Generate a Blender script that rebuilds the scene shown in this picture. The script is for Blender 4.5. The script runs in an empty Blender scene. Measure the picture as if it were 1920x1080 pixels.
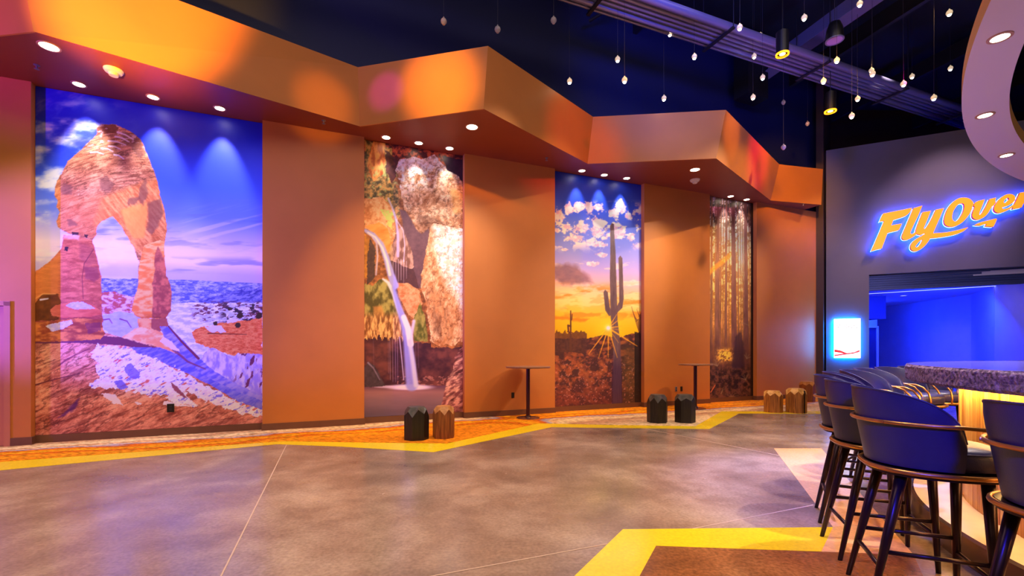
import bpy, bmesh, math, random
import numpy as np
from mathutils import Vector

random.seed(4)
PI = math.pi
sc = bpy.context.scene
COL = sc.collection

# ------------------------------------------------------------------ camera
F = 870.0          # focal length in pixels of the 1920 wide frame
HY = 658.0         # row of the horizon
CH = 1.2           # camera height
cam = bpy.data.cameras.new('camera')
cam.sensor_width = 36.0
cam.lens = 36.0 * F / 1920.0
cam.shift_y = (HY - 540.0) / 1920.0
cam.clip_end = 100
camo = bpy.data.objects.new('camera', cam)
camo.location = (0, 0, CH)
camo.rotation_euler = (PI / 2, 0, 0)
COL.objects.link(camo)
sc.camera = camo

# ------------------------------------------------------------------ view and world
sc.view_settings.view_transform = 'Standard'
sc.view_settings.look = 'None'
sc.view_settings.gamma = 1.0
sc.view_settings.use_curve_mapping = False
sc.view_settings.exposure = 0.22
w = bpy.data.worlds.new('world')
sc.world = w
w.use_nodes = True
w.node_tree.nodes['Background'].inputs[0].default_value = (0.75, 0.62, 0.85, 1)
w.node_tree.nodes['Background'].inputs[1].default_value = 0.02


# ------------------------------------------------------------------ frames of reference
def ground(px, py, z=0.0):
    """point of the horizontal plane at height z that the photo shows at (px, py)"""
    Y = (CH - z) * F / (py - HY)
    return Vector(((px - 960) / F * Y, Y, z))


class Frame:
    """vertical plane: origin, unit direction along it, normal towards the hall"""
    def __init__(s, ox, oy, ux, uy):
        l = math.hypot(ux, uy)
        s.o = (ox, oy); s.u = (ux / l, uy / l); s.n = (uy / l, -ux / l)

    def pt(s, a, off=0.0, z=0.0):
        return Vector((s.o[0] + a * s.u[0] + off * s.n[0], s.o[1] + a * s.u[1] + off * s.n[1], z))

    def hit(s, px, py=None, off=0.0):
        k = (px - 960) / F
        ox = s.o[0] + off * s.n[0]; oy = s.o[1] + off * s.n[1]
        a = (k * oy - ox) / (s.u[0] - k * s.u[1])
        if py is None:
            return a
        Y = oy + a * s.u[1]
        return a, CH + (HY - py) / F * Y


W = Frame(-3.74, 6.96, .9147, .4041)        # front face of the tan wall panels
R = Frame(8.26, 12.2, .906, -.4237)         # dark wall with the sign
REC = 0.11                                   # depth of the mural recesses


def zu(x):                                   # height of the bulkhead's underside
    return 4.63 + .0145 * (x + 6)


# ------------------------------------------------------------------ lights
def light(kind, loc, energy, color, target=None, **kw):
    d = bpy.data.lights.new('lamp_light', kind)
    d.energy = energy; d.color = color
    for k, v in kw.items():
        setattr(d, k, v)
    o = bpy.data.objects.new('lamp_light', d)
    o.location = loc
    if target is not None:
        o.rotation_euler = (Vector(target) - Vector(loc)).to_track_quat('-Z', 'Y').to_euler()
    COL.objects.link(o)
    return o


def spot(loc, target, energy, color, deg, blend=.5, size=.05):
    return light('SPOT', loc, energy, color, target, spot_size=math.radians(deg), spot_blend=blend,
                 shadow_soft_size=size)


WARM = (1, .80, .55); AMBER = (1, .40, .01); MAG = (.75, .10, .95); BLUE = (.03, .08, 1)
# soft fill areas added overhead, plus a low one behind the camera
light('AREA', (-1.5, 1.2, 7.9), 170, (1, .80, .68), (-1.2, 5.2, 0), shape='RECTANGLE', size=9, size_y=3)
light('AREA', (4.5, 3.6, 7.9), 90, (1, .80, .62), (5.0, 6.0, 0), shape='RECTANGLE', size=5, size_y=3)
light('AREA', (-2.0, -3.4, 3.0), 45, (1, .74, .50), (-1.0, 8, 1.0), shape='RECTANGLE', size=9, size_y=2.5)
# spots added high above the open floor to brighten it
for x, y, e in ((-6.3, 2.6, 700), (-3.2, 2.8, 1000), (-.2, 3.0, 1000), (1.2, 5.2, 650), (3.4, 7.2, 500), (5.4, 6.6, 350)):
    spot((x, y, 8.3), (x, y + .2, 0), e, (1, .84, .70), 62, .8, .15)
# track heads in the high ceiling washing the tan wall (their cut-off is the bulkhead's edge)
for a, at_, zt, e, dg_ in ((2.3, 1.75, 1.5, 900, 28), (7.0, 3.7, 1.2, 700, 36), (11.0, 7.6, 1.4, 1000, 40), (13.6, 11.8, 2.0, 700, 40)):
    spot(W.pt(a, 3.9, 7.6), W.pt(at_, 0, zt), e, (1, .56, .20), dg_, .55, .04)
for a, at_, zt, e, dg_ in ((4.9, 2.5, 2.3, 520, 30), (9.6, 6.2, 2.3, 900, 32), (12.4, 9.9, 2.6, 420, 24)):  # neutral spots added to brighten the second to fourth murals
    spot(W.pt(a, 4.1, 6.5), W.pt(at_, 0, zt), e, (1, .86, .80), dg_, .8, .03)
# coloured heads on the bulkhead's fascia
spot((-3.5, 1.5, 2.4), (-4.45, 5.5, 5.25), 5200, AMBER, 24, .8, .1)
spot((-7.6, 2.4, 4.0), (-6.1, 5.05, 5.0), 520, (.42, .01, .9), 50, .9, .1)
spot((-.5, 2.4, 4.8), (-2.8, 6.9, 4.9), 500, AMBER, 12, .9, .1)
spot((-2.4, 2.6, 6.4), (-1.05, 6.95, 5.15), 1700, AMBER, 19, 1, .1)
spot((-1.6, 3.4, 6.4), (-1.93, 7.15, 5.15), 700, (.30, .0, 1), 10, .8, .05)
spot((2.6, 3.5, 6.2), (1.2, 8.6, 4.9), 420, (1, .05, .05), 24, .9, .1)
spot((6.8, 5.2, 6.4), (4.2, 8.95, 5.4), 700, AMBER, 13, .9, .1)
spot((7.4, 6.2, 6.0), (5.3, 10.2, 5.4), 950, (.9, .0, .30), 22, 1, .1)
spot((4.9, 6.4, 6.2), (6.9, 11.7, 5.3), 1100, AMBER, 32, .9, .1)
# violet wash that rakes the first mural from the left
spot(W.pt(-7.1, 1.75, 1.7), W.pt(-2.1, -.1, 2.2), 6200, (.12, .07, 1), 35, .7, .03)
spot(W.pt(-6.0, 2.2, .9), W.pt(-3.4, 0.0, .9), 230, (.45, .08, 1), 80, .8, .2)
# blue on the wall above the bulkhead, violet on the steel
spot((2.5, 5.0, 6.4), (4.2, 10.8, 7.2), 520, (.02, .07, 1), 80, .9, .3)
spot((-2.5, 3.5, 6.4), (-1.0, 8.5, 7.3), 70, (.02, .05, 1), 80, .9, .3)
spot((5.5, 7.5, 4.0), (5.2, 9.2, 7.2), 130, (.36, .16, 1), 75, .9, .2)
spot((8.5, 7.5, 4.5), (8.2, 9.9, 7.2), 90, (.2, .2, 1), 70, .9, .2)
# dark wall: two soft pools and a violet wash
spot((7.9, 9.6, 7.4), (8.7, 12.0, 4.6), 150, (1, .85, .9), 36, .8, .1)
spot((9.9, 8.0, 7.4), (10.4, 11.2, 4.4), 430, (1, .62, .68), 44, .8, .1)
spot((8.0, 7.0, 3.5), (9.5, 11.5, 2.5), 150, (.5, .45, 1), 80, .9, .3)
# blue wash over the backs of the stools and the floor at their feet
spot((-.2, -1.6, 3.0), (2.0, 2.6, .8), 1300, (.02, .02, 1), 24, 1, .2)
spot((3.4, 5.6, 4.6), (3.0, 4.2, 0), 1500, (.12, .18, 1), 42, .9, .1)


# ------------------------------------------------------------------ helpers
def lin(c):
    c = np.asarray(c, float) / 255.0
    return np.where(c <= .04045, c / 12.92, ((c + .055) / 1.055) ** 2.4)


def C4(r, g, b):
    l = lin((r, g, b))
    return (float(l[0]), float(l[1]), float(l[2]), 1)


MATS = {}


def mat(name, rgb, rough=.5, metal=0, var=.0, scale=8, bump=0, bscale=60, emit=0, coat=0, stretch=None, rgb2=None, detail=5,
        trans=0, spec=.5):
    if name in MATS:
        return MATS[name]
    m = bpy.data.materials.new(name)
    m.use_nodes = True
    nt = m.node_tree
    b = nt.nodes['Principled BSDF']
    b.inputs['Roughness'].default_value = rough
    b.inputs['Metallic'].default_value = metal
    b.inputs['Coat Weight'].default_value = coat
    b.inputs['Coat Roughness'].default_value = .12
    b.inputs['Specular IOR Level'].default_value = spec
    if trans:
        b.inputs['Transmission Weight'].default_value = trans
    c = C4(*rgb)
    if var or rgb2:
        tc = nt.nodes.new('ShaderNodeTexCoord')
        mp = nt.nodes.new('ShaderNodeMapping')
        if stretch:
            mp.inputs['Scale'].default_value = stretch
        nz = nt.nodes.new('ShaderNodeTexNoise')
        nz.inputs['Scale'].default_value = scale
        nz.inputs['Detail'].default_value = detail
        cr = nt.nodes.new('ShaderNodeValToRGB')
        if rgb2:
            c2 = C4(*rgb2)
            cr.color_ramp.elements[0].color = c2
            cr.color_ramp.elements[1].color = c
        else:
            cr.color_ramp.elements[0].color = tuple(x * (1 - var) for x in c[:3]) + (1,)
            cr.color_ramp.elements[1].color = tuple(min(1, x * (1 + var)) for x in c[:3]) + (1,)
        cr.color_ramp.elements[0].position = .3
        cr.color_ramp.elements[1].position = .7
        nt.links.new(tc.outputs['Object'], mp.inputs[0])
        nt.links.new(mp.outputs[0], nz.inputs['Vector'])
        nt.links.new(nz.outputs['Fac'], cr.inputs[0])
        nt.links.new(cr.outputs[0], b.inputs['Base Color'])
    else:
        b.inputs['Base Color'].default_value = c
    if bump:
        n2 = nt.nodes.new('ShaderNodeTexNoise')
        n2.inputs['Scale'].default_value = bscale
        n2.inputs['Detail'].default_value = 4
        tc2 = nt.nodes.new('ShaderNodeTexCoord')
        bp = nt.nodes.new('ShaderNodeBump')
        bp.inputs['Strength'].default_value = bump
        bp.inputs['Distance'].default_value = .01
        nt.links.new(tc2.outputs['Object'], n2.inputs['Vector'])
        nt.links.new(n2.outputs['Fac'], bp.inputs['Height'])
        nt.links.new(bp.outputs[0], b.inputs['Normal'])
    if emit:
        b.inputs['Emission Color'].default_value = c
        b.inputs['Emission Strength'].default_value = emit
    MATS[name] = m
    return m


def link(name, me, m=None, parent=None, label=None, cat=None, group=None, kind=None, smooth=False):
    if m is not None and not me.materials:
        me.materials.append(m)
    if smooth:
        me.polygons.foreach_set('use_smooth', [True] * len(me.polygons))
    o = bpy.data.objects.new(name, me)
    COL.objects.link(o)
    if parent is not None:
        o.parent = parent
    tag(o, label, cat, group, kind)
    return o


def tag(o, label=None, cat=None, group=None, kind=None):
    if label: o['label'] = label
    if cat: o['category'] = cat
    if group: o['group'] = group
    if kind: o['kind'] = kind
    return o


def empty(name, loc=(0, 0, 0), rz=0, label=None, cat=None, group=None, kind=None):
    o = bpy.data.objects.new(name, None)
    o.location = loc; o.rotation_euler = (0, 0, rz); o.empty_display_size = .1
    COL.objects.link(o)
    return tag(o, label, cat, group, kind)


class MB:
    """collects vertices and faces of ONE part"""
    def __init__(s): s.v = []; s.f = []

    def add(s, vs, fs):
        n = len(s.v)
        s.v += [tuple(v) for v in vs]
        s.f += [tuple(n + i for i in f) for f in fs]
        return s

    def box(s, x0, x1, y0, y1, z0, z1):
        return s.hexa([(x0, y0, z0), (x1, y0, z0), (x1, y1, z0), (x0, y1, z0), (x0, y0, z1), (x1, y0, z1), (x1, y1, z1), (x0, y1, z1)])

    def hexa(s, p):
        return s.add(p, [(0, 3, 2, 1), (4, 5, 6, 7), (0, 1, 5, 4), (1, 2, 6, 5), (2, 3, 7, 6), (3, 0, 4, 7)])

    def fbox(s, fr, a0, a1, o0, o1, z0, z1, z1b=None, z0b=None):
        """box in a wall frame, o0 the back offset, o1 the front one; z1b / z0b = heights at a1"""
        z1b = z1 if z1b is None else z1b
        z0b = z0 if z0b is None else z0b
        return s.hexa([fr.pt(a0, o1, z0), fr.pt(a1, o1, z0b), fr.pt(a1, o0, z0b), fr.pt(a0, o0, z0),
                       fr.pt(a0, o1, z1), fr.pt(a1, o1, z1b), fr.pt(a1, o0, z1b), fr.pt(a0, o0, z1)])

    def prism(s, pts, z0, z1):
        n = len(pts)
        vs = [(p[0], p[1], z0) for p in pts] + [(p[0], p[1], z1) for p in pts]
        fs = [tuple(range(n))[::-1], tuple(range(n, 2 * n))] + [(i, (i + 1) % n, n + (i + 1) % n, n + i) for i in range(n)]
        return s.add(vs, fs)

    def lathe(s, prof, seg=24, c=(0, 0), a0=0, a1=2 * PI, caps=False):
        full = abs(a1 - a0 - 2 * PI) < 1e-6
        m = seg if full else seg + 1
        vs = []
        for r, z in prof:
            for i in range(m):
                a = a0 + (a1 - a0) * i / seg
                vs.append((c[0] + r * math.cos(a), c[1] + r * math.sin(a), z))
        fs = []
        for j in range(len(prof) - 1):
            for i in range(seg):
                i2 = (i + 1) % m
                fs.append((j * m + i, j * m + i2, (j + 1) * m + i2, (j + 1) * m + i))
        if full and caps:
            if prof[0][0] > 1e-5: fs.append(tuple(range(m))[::-1])
            if prof[-1][0] > 1e-5: fs.append(tuple((len(prof) - 1) * m + i for i in range(m)))
        return s.add(vs, fs)

    def tube(s, pts, r, seg=8, closed=False, caps=True):
        pts = [Vector(p) for p in pts]
        n = len(pts)
        rr = r if isinstance(r, (list, tuple)) else [r] * n
        up = None
        vs = []
        for i, p in enumerate(pts):
            if closed:
                d = pts[(i + 1) % n] - pts[i - 1]
            else:
                d = pts[min(i + 1, n - 1)] - pts[max(i - 1, 0)]
            d.normalize()
            if up is None:
                up = Vector((0, 0, 1)) if abs(d.z) < .9 else Vector((1, 0, 0))
            x = d.cross(up).normalized()
            up = x.cross(d).normalized()
            for k in range(seg):
                a = 2 * PI * k / seg
                vs.append(p + rr[i] * (math.cos(a) * x + math.sin(a) * up))
        fs = []
        for i in range(n if closed else n - 1):
            j = (i + 1) % n
            for k in range(seg):
                k2 = (k + 1) % seg
                fs.append((i * seg + k, j * seg + k, j * seg + k2, i * seg + k2))
        if caps and not closed:
            fs.append(tuple(range(seg)))
            fs.append(tuple((n - 1) * seg + k for k in range(seg))[::-1])
        return s.add(vs, fs)

    def mesh(s, name):
        me = bpy.data.meshes.new(name)
        me.from_pydata(s.v, [], s.f)
        bm = bmesh.new(); bm.from_mesh(me)
        bmesh.ops.recalc_face_normals(bm, faces=bm.faces)
        bm.to_mesh(me); bm.free()
        return me

    def build(s, name, m, parent=None, bevel=0, **kw):
        o = link(name, s.mesh(name), m, parent, **kw)
        if bevel:
            b = o.modifiers.new('bevel', 'BEVEL'); b.width = bevel; b.segments = 2; b.limit_method = 'ANGLE'
        return o


def autosmooth(o, ang=40):
    me = o.data
    bm = bmesh.new(); bm.from_mesh(me)
    for f in bm.faces: f.smooth = True
    for e in bm.edges:
        if len(e.link_faces) == 2 and e.calc_face_angle(0) > math.radians(ang):
            e.smooth = False
    bm.to_mesh(me); bm.free()
    return o


def structure(name, mb, m, parent=None):
    return mb.build(name, m, parent, kind=None if parent else 'structure')


# ------------------------------------------------------------------ materials
def plaster(name, rgb, rough=.45):
    return mat(name, rgb, rough, var=.05, scale=1.7, bump=.06, bscale=220)


TAN = plaster('tan_paint', (200, 122, 54), .55)
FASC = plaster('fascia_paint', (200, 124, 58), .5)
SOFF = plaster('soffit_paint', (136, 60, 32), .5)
NAVY = plaster('navy_wall', (14, 22, 76), .6)
DARKW = plaster('slate_paint', (112, 108, 138), .6)
BLACK = mat('black_ceiling', (26, 26, 38), .7, var=.15, scale=2)
BASEM = mat('baseboard_brown', (112, 72, 52), .45, var=.06)
STEEL = mat('grey_steel', (120, 115, 140), .4, metal=.3)
BLK = mat('black_plastic', (16, 16, 18), .4)
WHITEP = mat('white_plastic', (225, 220, 225), .4)


def concrete(name, c1, c2, c3, rmin=.16, rmax=.30, k=.4):
    m = bpy.data.materials.new(name); m.use_nodes = True
    nt = m.node_tree; N = nt.nodes; L = nt.links
    b = N['Principled BSDF']
    g = N.new('ShaderNodeNewGeometry')
    n1 = N.new('ShaderNodeTexNoise'); n1.inputs['Scale'].default_value = .95; n1.inputs['Detail'].default_value = 9
    n1.inputs['Roughness'].default_value = .62; n1.inputs['Distortion'].default_value = .2
    n2 = N.new('ShaderNodeTexNoise'); n2.inputs['Scale'].default_value = 45; n2.inputs['Detail'].default_value = 6
    n3 = N.new('ShaderNodeTexNoise'); n3.inputs['Scale'].default_value = 1.7; n3.inputs['Detail'].default_value = 8
    for n in (n1, n2, n3): L.new(g.outputs['Position'], n.inputs['Vector'])
    cr = N.new('ShaderNodeValToRGB')
    e = cr.color_ramp.elements
    e[0].position = .30; e[0].color = C4(*c1); e[1].position = .70; e[1].color = C4(*c3)
    x = e.new(.5); x.color = C4(*c2)
    L.new(n1.outputs['Fac'], cr.inputs[0])
    br = N.new('ShaderNodeMixRGB'); br.blend_type = 'MULTIPLY'; br.inputs[2].default_value = (1, .80, .62, 1)
    mb_ = N.new('ShaderNodeMapRange'); mb_.inputs['From Min'].default_value = .45; mb_.inputs['From Max'].default_value = .7; mb_.inputs['To Max'].default_value = k
    L.new(n3.outputs['Fac'], mb_.inputs['Value']); L.new(mb_.outputs[0], br.inputs[0]); L.new(cr.outputs[0], br.inputs[1])
    gr = N.new('ShaderNodeMapRange'); gr.inputs['From Min'].default_value = .3; gr.inputs['From Max'].default_value = .7
    gr.inputs['To Min'].default_value = 1 - k * .5; gr.inputs['To Max'].default_value = 1 + k * .35
    L.new(n2.outputs['Fac'], gr.inputs['Value'])
    mx = N.new('ShaderNodeMixRGB'); mx.blend_type = 'MULTIPLY'; mx.inputs[0].default_value = 1
    L.new(br.outputs[0], mx.inputs[1]); L.new(gr.outputs[0], mx.inputs[2])
    L.new(mx.outputs[0], b.inputs['Base Color'])
    mr = N.new('ShaderNodeMapRange'); mr.inputs['From Min'].default_value = .3; mr.inputs['From Max'].default_value = .7
    mr.inputs['To Min'].default_value = rmin; mr.inputs['To Max'].default_value = rmax
    L.new(n3.outputs['Fac'], mr.inputs['Value']); L.new(mr.outputs[0], b.inputs['Roughness'])
    bp = N.new('ShaderNodeBump'); bp.inputs['Strength'].default_value = .12; bp.inputs['Distance'].default_value = .004
    L.new(n2.outputs['Fac'], bp.inputs['Height']); L.new(bp.outputs[0], b.inputs['Normal'])
    b.inputs['Specular IOR Level'].default_value = .6
    return m


CONC = concrete('polished_concrete', (104, 84, 74), (150, 124, 108), (196, 170, 150))
CONC2 = concrete('stained_concrete', (84, 48, 26), (150, 92, 52), (190, 126, 76), k=.8)
YELL = concrete('yellow_coating', (250, 208, 22), (254, 218, 30), (255, 226, 44), k=.25)
PEACH = concrete('peach_coating', (232, 172, 118), (240, 184, 130), (246, 192, 142), k=.25)


def carpet_mat():
    m = bpy.data.materials.new('carpet_pile'); m.use_nodes = True
    nt = m.node_tree; N = nt.nodes; L = nt.links
    b = N['Principled BSDF']; b.inputs['Roughness'].default_value = .95
    b.inputs['Specular IOR Level'].default_value = .1
    g = N.new('ShaderNodeNewGeometry')
    mp = N.new('ShaderNodeMapping'); mp.inputs['Rotation'].default_value = (0, 0, -math.radians(24))
    mp.inputs['Scale'].default_value = (.28, 1.0, 1)
    L.new(g.outputs['Position'], mp.inputs[0])
    def dotp(v, c):
        sbv = N.new('ShaderNodeVectorMath'); sbv.operation = 'SUBTRACT'; sbv.inputs[1].default_value = (W.o[0], W.o[1], 0)
        dt = N.new('ShaderNodeVectorMath'); dt.operation = 'DOT_PRODUCT'; dt.inputs[1].default_value = (v[0], v[1], 0)
        L.new(g.outputs['Position'], sbv.inputs[0]); L.new(sbv.outputs[0], dt.inputs[0])
        return dt.outputs['Value']

    def mth(op, p, q, r=None):
        n_ = N.new('ShaderNodeMath'); n_.operation = op
        for k_, v_ in enumerate((p, q, r)):
            if v_ is None: continue
            if isinstance(v_, (int, float)): n_.inputs[k_].default_value = v_
            else: L.new(v_, n_.inputs[k_])
        return n_.outputs[0]

    A_, D_ = dotp(W.u, 0), dotp(W.n, 0)
    n1 = N.new('ShaderNodeTexNoise'); n1.inputs['Scale'].default_value = 1.1; n1.inputs['Detail'].default_value = 3
    n1.inputs['Distortion'].default_value = .6
    L.new(mp.outputs[0], n1.inputs['Vector'])
    n2 = N.new('ShaderNodeTexNoise'); n2.inputs['Scale'].default_value = 22; n2.inputs['Detail'].default_value = 6
    n2.inputs['Roughness'].default_value = .8
    L.new(mp.outputs[0], n2.inputs['Vector'])
    # long swirls: cream next to the wall on the left, orange next to it farther on
    wv = mth('MULTIPLY_ADD', mth('SUBTRACT', n1.outputs['Fac'], .5), .9, 0.0)
    left = mth('SUBTRACT', D_, .42); right = mth('SUBTRACT', .80, D_)
    sw = N.new('ShaderNodeMapRange'); sw.inputs['From Min'].default_value = 3.2; sw.inputs['From Max'].default_value = 4.6
    L.new(A_, sw.inputs['Value'])
    mixs = mth('ADD', mth('MULTIPLY', left, mth('SUBTRACT', 1.0, sw.outputs[0])), mth('MULTIPLY', right, sw.outputs[0]))
    sv = mth('ADD', mth('ADD', mixs, wv), mth('MULTIPLY', mth('SUBTRACT', n2.outputs['Fac'], .5), .28))
    sv = mth('MULTIPLY_ADD', sv, .55, .5)
    cr = N.new('ShaderNodeValToRGB'); e = cr.color_ramp.elements
    e[0].position = .05; e[0].color = C4(236, 200, 156); e[1].position = .90; e[1].color = C4(244, 140, 24)
    for p, c in ((.27, (196, 138, 104)), (.31, (226, 184, 138)), (.38, (248, 216, 168)), (.43, (214, 150, 104)), (.455, (244, 206, 160)), (.475, (170, 158, 184)), (.495, (190, 150, 150)),
                 (.51, (212, 92, 24)), (.56, (244, 142, 20)), (.62, (255, 178, 30)), (.67, (222, 96, 18)), (.75, (250, 160, 26))):
        x = e.new(p); x.color = C4(*c)
    L.new(sv, cr.inputs[0])
    n4 = N.new('ShaderNodeTexNoise'); n4.inputs['Scale'].default_value = 60; n4.inputs['Detail'].default_value = 3
    L.new(mp.outputs[0], n4.inputs['Vector'])
    mr4 = N.new('ShaderNodeMapRange'); mr4.inputs['From Min'].default_value = .35; mr4.inputs['From Max'].default_value = .65
    mr4.inputs['To Min'].default_value = .42; mr4.inputs['To Max'].default_value = 1.35
    L.new(n4.outputs['Fac'], mr4.inputs['Value'])
    mu = N.new('ShaderNodeMixRGB'); mu.blend_type = 'MULTIPLY'; mu.inputs[0].default_value = 1
    L.new(cr.outputs[0], mu.inputs[1]); L.new(mr4.outputs[0], mu.inputs[2])
    L.new(mu.outputs[0], b.inputs['Base Color'])
    n3 = N.new('ShaderNodeTexNoise'); n3.inputs['Scale'].default_value = 160
    L.new(g.outputs['Position'], n3.inputs['Vector'])
    bp = N.new('ShaderNodeBump'); bp.inputs['Strength'].default_value = .6; bp.inputs['Distance'].default_value = .01
    L.new(n3.outputs['Fac'], bp.inputs['Height']); L.new(bp.outputs[0], b.inputs['Normal'])
    return m


def wood(name, dark, light, scale=3.0, rough=.5, stretch=(9, 9, .7), dist=1.2):
    m = bpy.data.materials.new(name); m.use_nodes = True
    nt = m.node_tree; N = nt.nodes; L = nt.links
    b = N['Principled BSDF']; b.inputs['Roughness'].default_value = rough
    tc = N.new('ShaderNodeTexCoord'); mp = N.new('ShaderNodeMapping'); mp.inputs['Scale'].default_value = stretch
    oi = N.new('ShaderNodeObjectInfo')
    ad = N.new('ShaderNodeVectorMath'); ad.operation = 'ADD'
    rv = N.new('ShaderNodeMath'); rv.operation = 'MULTIPLY'; rv.inputs[1].default_value = 37
    L.new(oi.outputs['Random'], rv.inputs[0])
    L.new(tc.outputs['Object'], mp.inputs[0]); L.new(mp.outputs[0], ad.inputs[0]); L.new(rv.outputs[0], ad.inputs[1])
    n = N.new('ShaderNodeTexNoise'); n.inputs['Scale'].default_value = scale; n.inputs['Detail'].default_value = 5
    n.inputs['Distortion'].default_value = dist
    L.new(ad.outputs[0], n.inputs['Vector'])
    cr = N.new('ShaderNodeValToRGB')
    cr.color_ramp.elements[0].position = .36; cr.color_ramp.elements[0].color = C4(*dark)
    cr.color_ramp.elements[1].position = .62; cr.color_ramp.elements[1].color = C4(*light)
    L.new(n.outputs['Fac'], cr.inputs[0]); L.new(cr.outputs[0], b.inputs['Base Color'])
    bp = N.new('ShaderNodeBump'); bp.inputs['Strength'].default_value = .3; bp.inputs['Distance'].default_value = .004
    L.new(n.outputs['Fac'], bp.inputs['Height']); L.new(bp.outputs[0], b.inputs['Normal'])
    return m


# ------------------------------------------------------------------ floor
fl = structure('floor', MB().box(-11, 22, -5.2, 22, -.2, 0), CONC)


def flat(name, pts, z0, z1, m, parent=None, **kw):
    return MB().prism([(p[0], p[1]) for p in pts], z0, z1).build(name, m, parent, **kw)


# yellow zigzag border between concrete and carpet
outer = [(-260, 914), (0, 882), (520, 833), (640, 837.5), (813, 848), (1034, 801), (1110, 802), (1330, 804.5), (1386, 775.5), (1436, 775.5), (1560, 776)]
inner = [(-260, 895), (0, 866.5), (530, 827.5), (640, 829.5), (838, 832), (1010, 794), (1110, 796.5), (1304, 799.5), (1353, 771.5), (1436, 771.5), (1560, 771.5)]
for i in range(len(outer) - 1):
    flat('border_segment', [ground(*outer[i]), ground(*outer[i + 1]), ground(*inner[i + 1]), ground(*inner[i])], 0, .003, YELL, fl)
# yellow chevron and its stained field near the bar, peach band
flat('yellow_band', [ground(1168, 993), ground(1562, 989), ground(1540, 1035), ground(1230, 1024), ground(1080, 1300), ground(850, 1300)], 0, .003, YELL, fl)
flat('stained_field', [ground(1230, 1024), ground(1540, 1035), ground(1713, 1041), ground(1830, 1300), ground(1080, 1300)], 0, .002, CONC2, fl)
flat('peach_band', [ground(1451, 841), ground(1540, 841), ground(1713, 1041), ground(1540, 1035), ground(1562, 989)], 0, .003, PEACH, fl)
JOINT = mat('joint_filler', (206, 172, 148), .6)


def joint(p, q, wd=.009):
    d = (q - p).normalized(); n = Vector((-d.y, d.x, 0)) * wd / 2
    flat('control_joint', [p - n, p + n, q + n, q - n], 0, .0018, JOINT, fl)


joint(ground(537, 834.5), ground(330, 1250))
p0 = ground(806, 1080); p1 = ground(1525, 947)
joint(p0 + (p0 - p1).normalized() * 3.0, ground(1139, 1020))
joint(ground(1299, 991.5), p1)
joint(ground(1210, 804), ground(1470, 856))
p2 = ground(1299, 991.5); p3 = ground(1139, 1020)

# carpet between border and wall
cw0 = W.pt(W.hit(-260), -REC); cw1 = W.pt(W.hit(1548), -REC)
carp = [ground(*p) for p in inner] + [ground(1560, 748), cw1, cw0]
flat('carpet', carp, 0, .006, carpet_mat(), None, label='patterned carpet strip in orange, cream and grey along the mural wall', cat='carpet')

# ------------------------------------------------------------------ mural wall
a_m = [(65, 492), (683, 870), (1041, 1205), (1331, 1415)]       # columns of the four murals
A = []
for l, r in a_m:
    # the left edge of a recess is cut by the panel's front corner where its return is hidden
    A.append((W.hit(l, off=0 if l > 614 else -REC), W.hit(r, off=-REC if 0 else 0)))
A = [(W.hit(58), W.hit(492)), (W.hit(683), W.hit(871)), (W.hit(1040.5), W.hit(1208)), (W.hit(1331), W.hit(1419))]
aL = W.hit(-900); aR = W.hit(1530)
wall = structure('wall_left', MB().fbox(W, -12.5, aR + .3, -REC - .3, -REC, 0, 8.6), NAVY)
wf = MB().fbox(W, -12.5, aR, -REC, -REC + .002, 0, zu(W.pt(-12.5).x), zu(W.pt(aR).x))
structure('lower_face', wf, TAN, wall)
edges = [-12.5] + [a for ab in A for a in ab] + [aR]
for i in range(0, len(edges), 2):
    a0, a1 = edges[i], edges[i + 1]
    if i == 0:
        # panel left of the first mural carries the door
        d0 = W.hit(2); dz = W.hit(14, 566)[1]
        za = lambda a: zu(W.pt(a).x) + .01
        mb = MB().fbox(W, W.hit(20), a1, -REC, 0, 0, za(W.hit(20)), za(a1))
        mb.fbox(W, -12.5, W.hit(20), -REC, 0, dz, za(-12.5), za(W.hit(20)))
        mb.fbox(W, -12.5, W.hit(20) - 1.05, -REC, 0, 0, dz)
        o = mb.build('wall_panel', TAN, wall)
    else:
        MB().fbox(W, a0, a1, -REC, 0, 0, zu(W.pt(a0).x), zu(W.pt(a1).x)).build('wall_panel', TAN, wall)
# door at the far left
dr = empty('door_1', W.pt(W.hit(20) - .5), kind='structure')
dr.matrix_world.translation = (0, 0, 0); dr.location = (0, 0, 0)
da = W.hit(20)
PAINTD = plaster('door_paint', (196, 124, 92), .4)
MB().fbox(W, da - .06, da, -REC + .01, .015, 0, dz).fbox(W, da - 1.05, da - .99, -REC + .01, .015, 0, dz) \
    .fbox(W, da - 1.05, da, -REC + .01, .015, dz - .05, dz + .01).build('door_frame', PAINTD, dr)
MB().fbox(W, da - .985, da - .065, -REC + .01, -.03, .01, dz - .055).build('door_leaf', PAINTD, dr)
h = MB(); h.tube([W.pt(da - .93, -.03, .86), W.pt(da - .93, .03, .86), W.pt(da - .82, .03, .86)], .011)
h.build('door_handle', STEEL, dr)
# baseboard, follows the recesses
bb = MB(); H = .105
bb.fbox(W, W.hit(20) + .002, A[0][0], 0, .014, 0, H)
bb.fbox(W, A[0][0] , A[0][0] + .014, -REC, .014, 0, H)
for i, (a0, a1) in enumerate(A):
    bb.fbox(W, a0, a1, -REC + .002, -REC + .016, 0, H)
    if i:
        bb.fbox(W, a0 - .001, a0 + .012, -REC, .014, 0, H)
    bb.fbox(W, a1 - .012, a1, -REC, .014, 0, H)
    a2 = A[i + 1][0] if i < 3 else aR
    bb.fbox(W, a1, a2, 0, .014, 0, H)
structure('baseboard_left', bb, BASEM)

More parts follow.
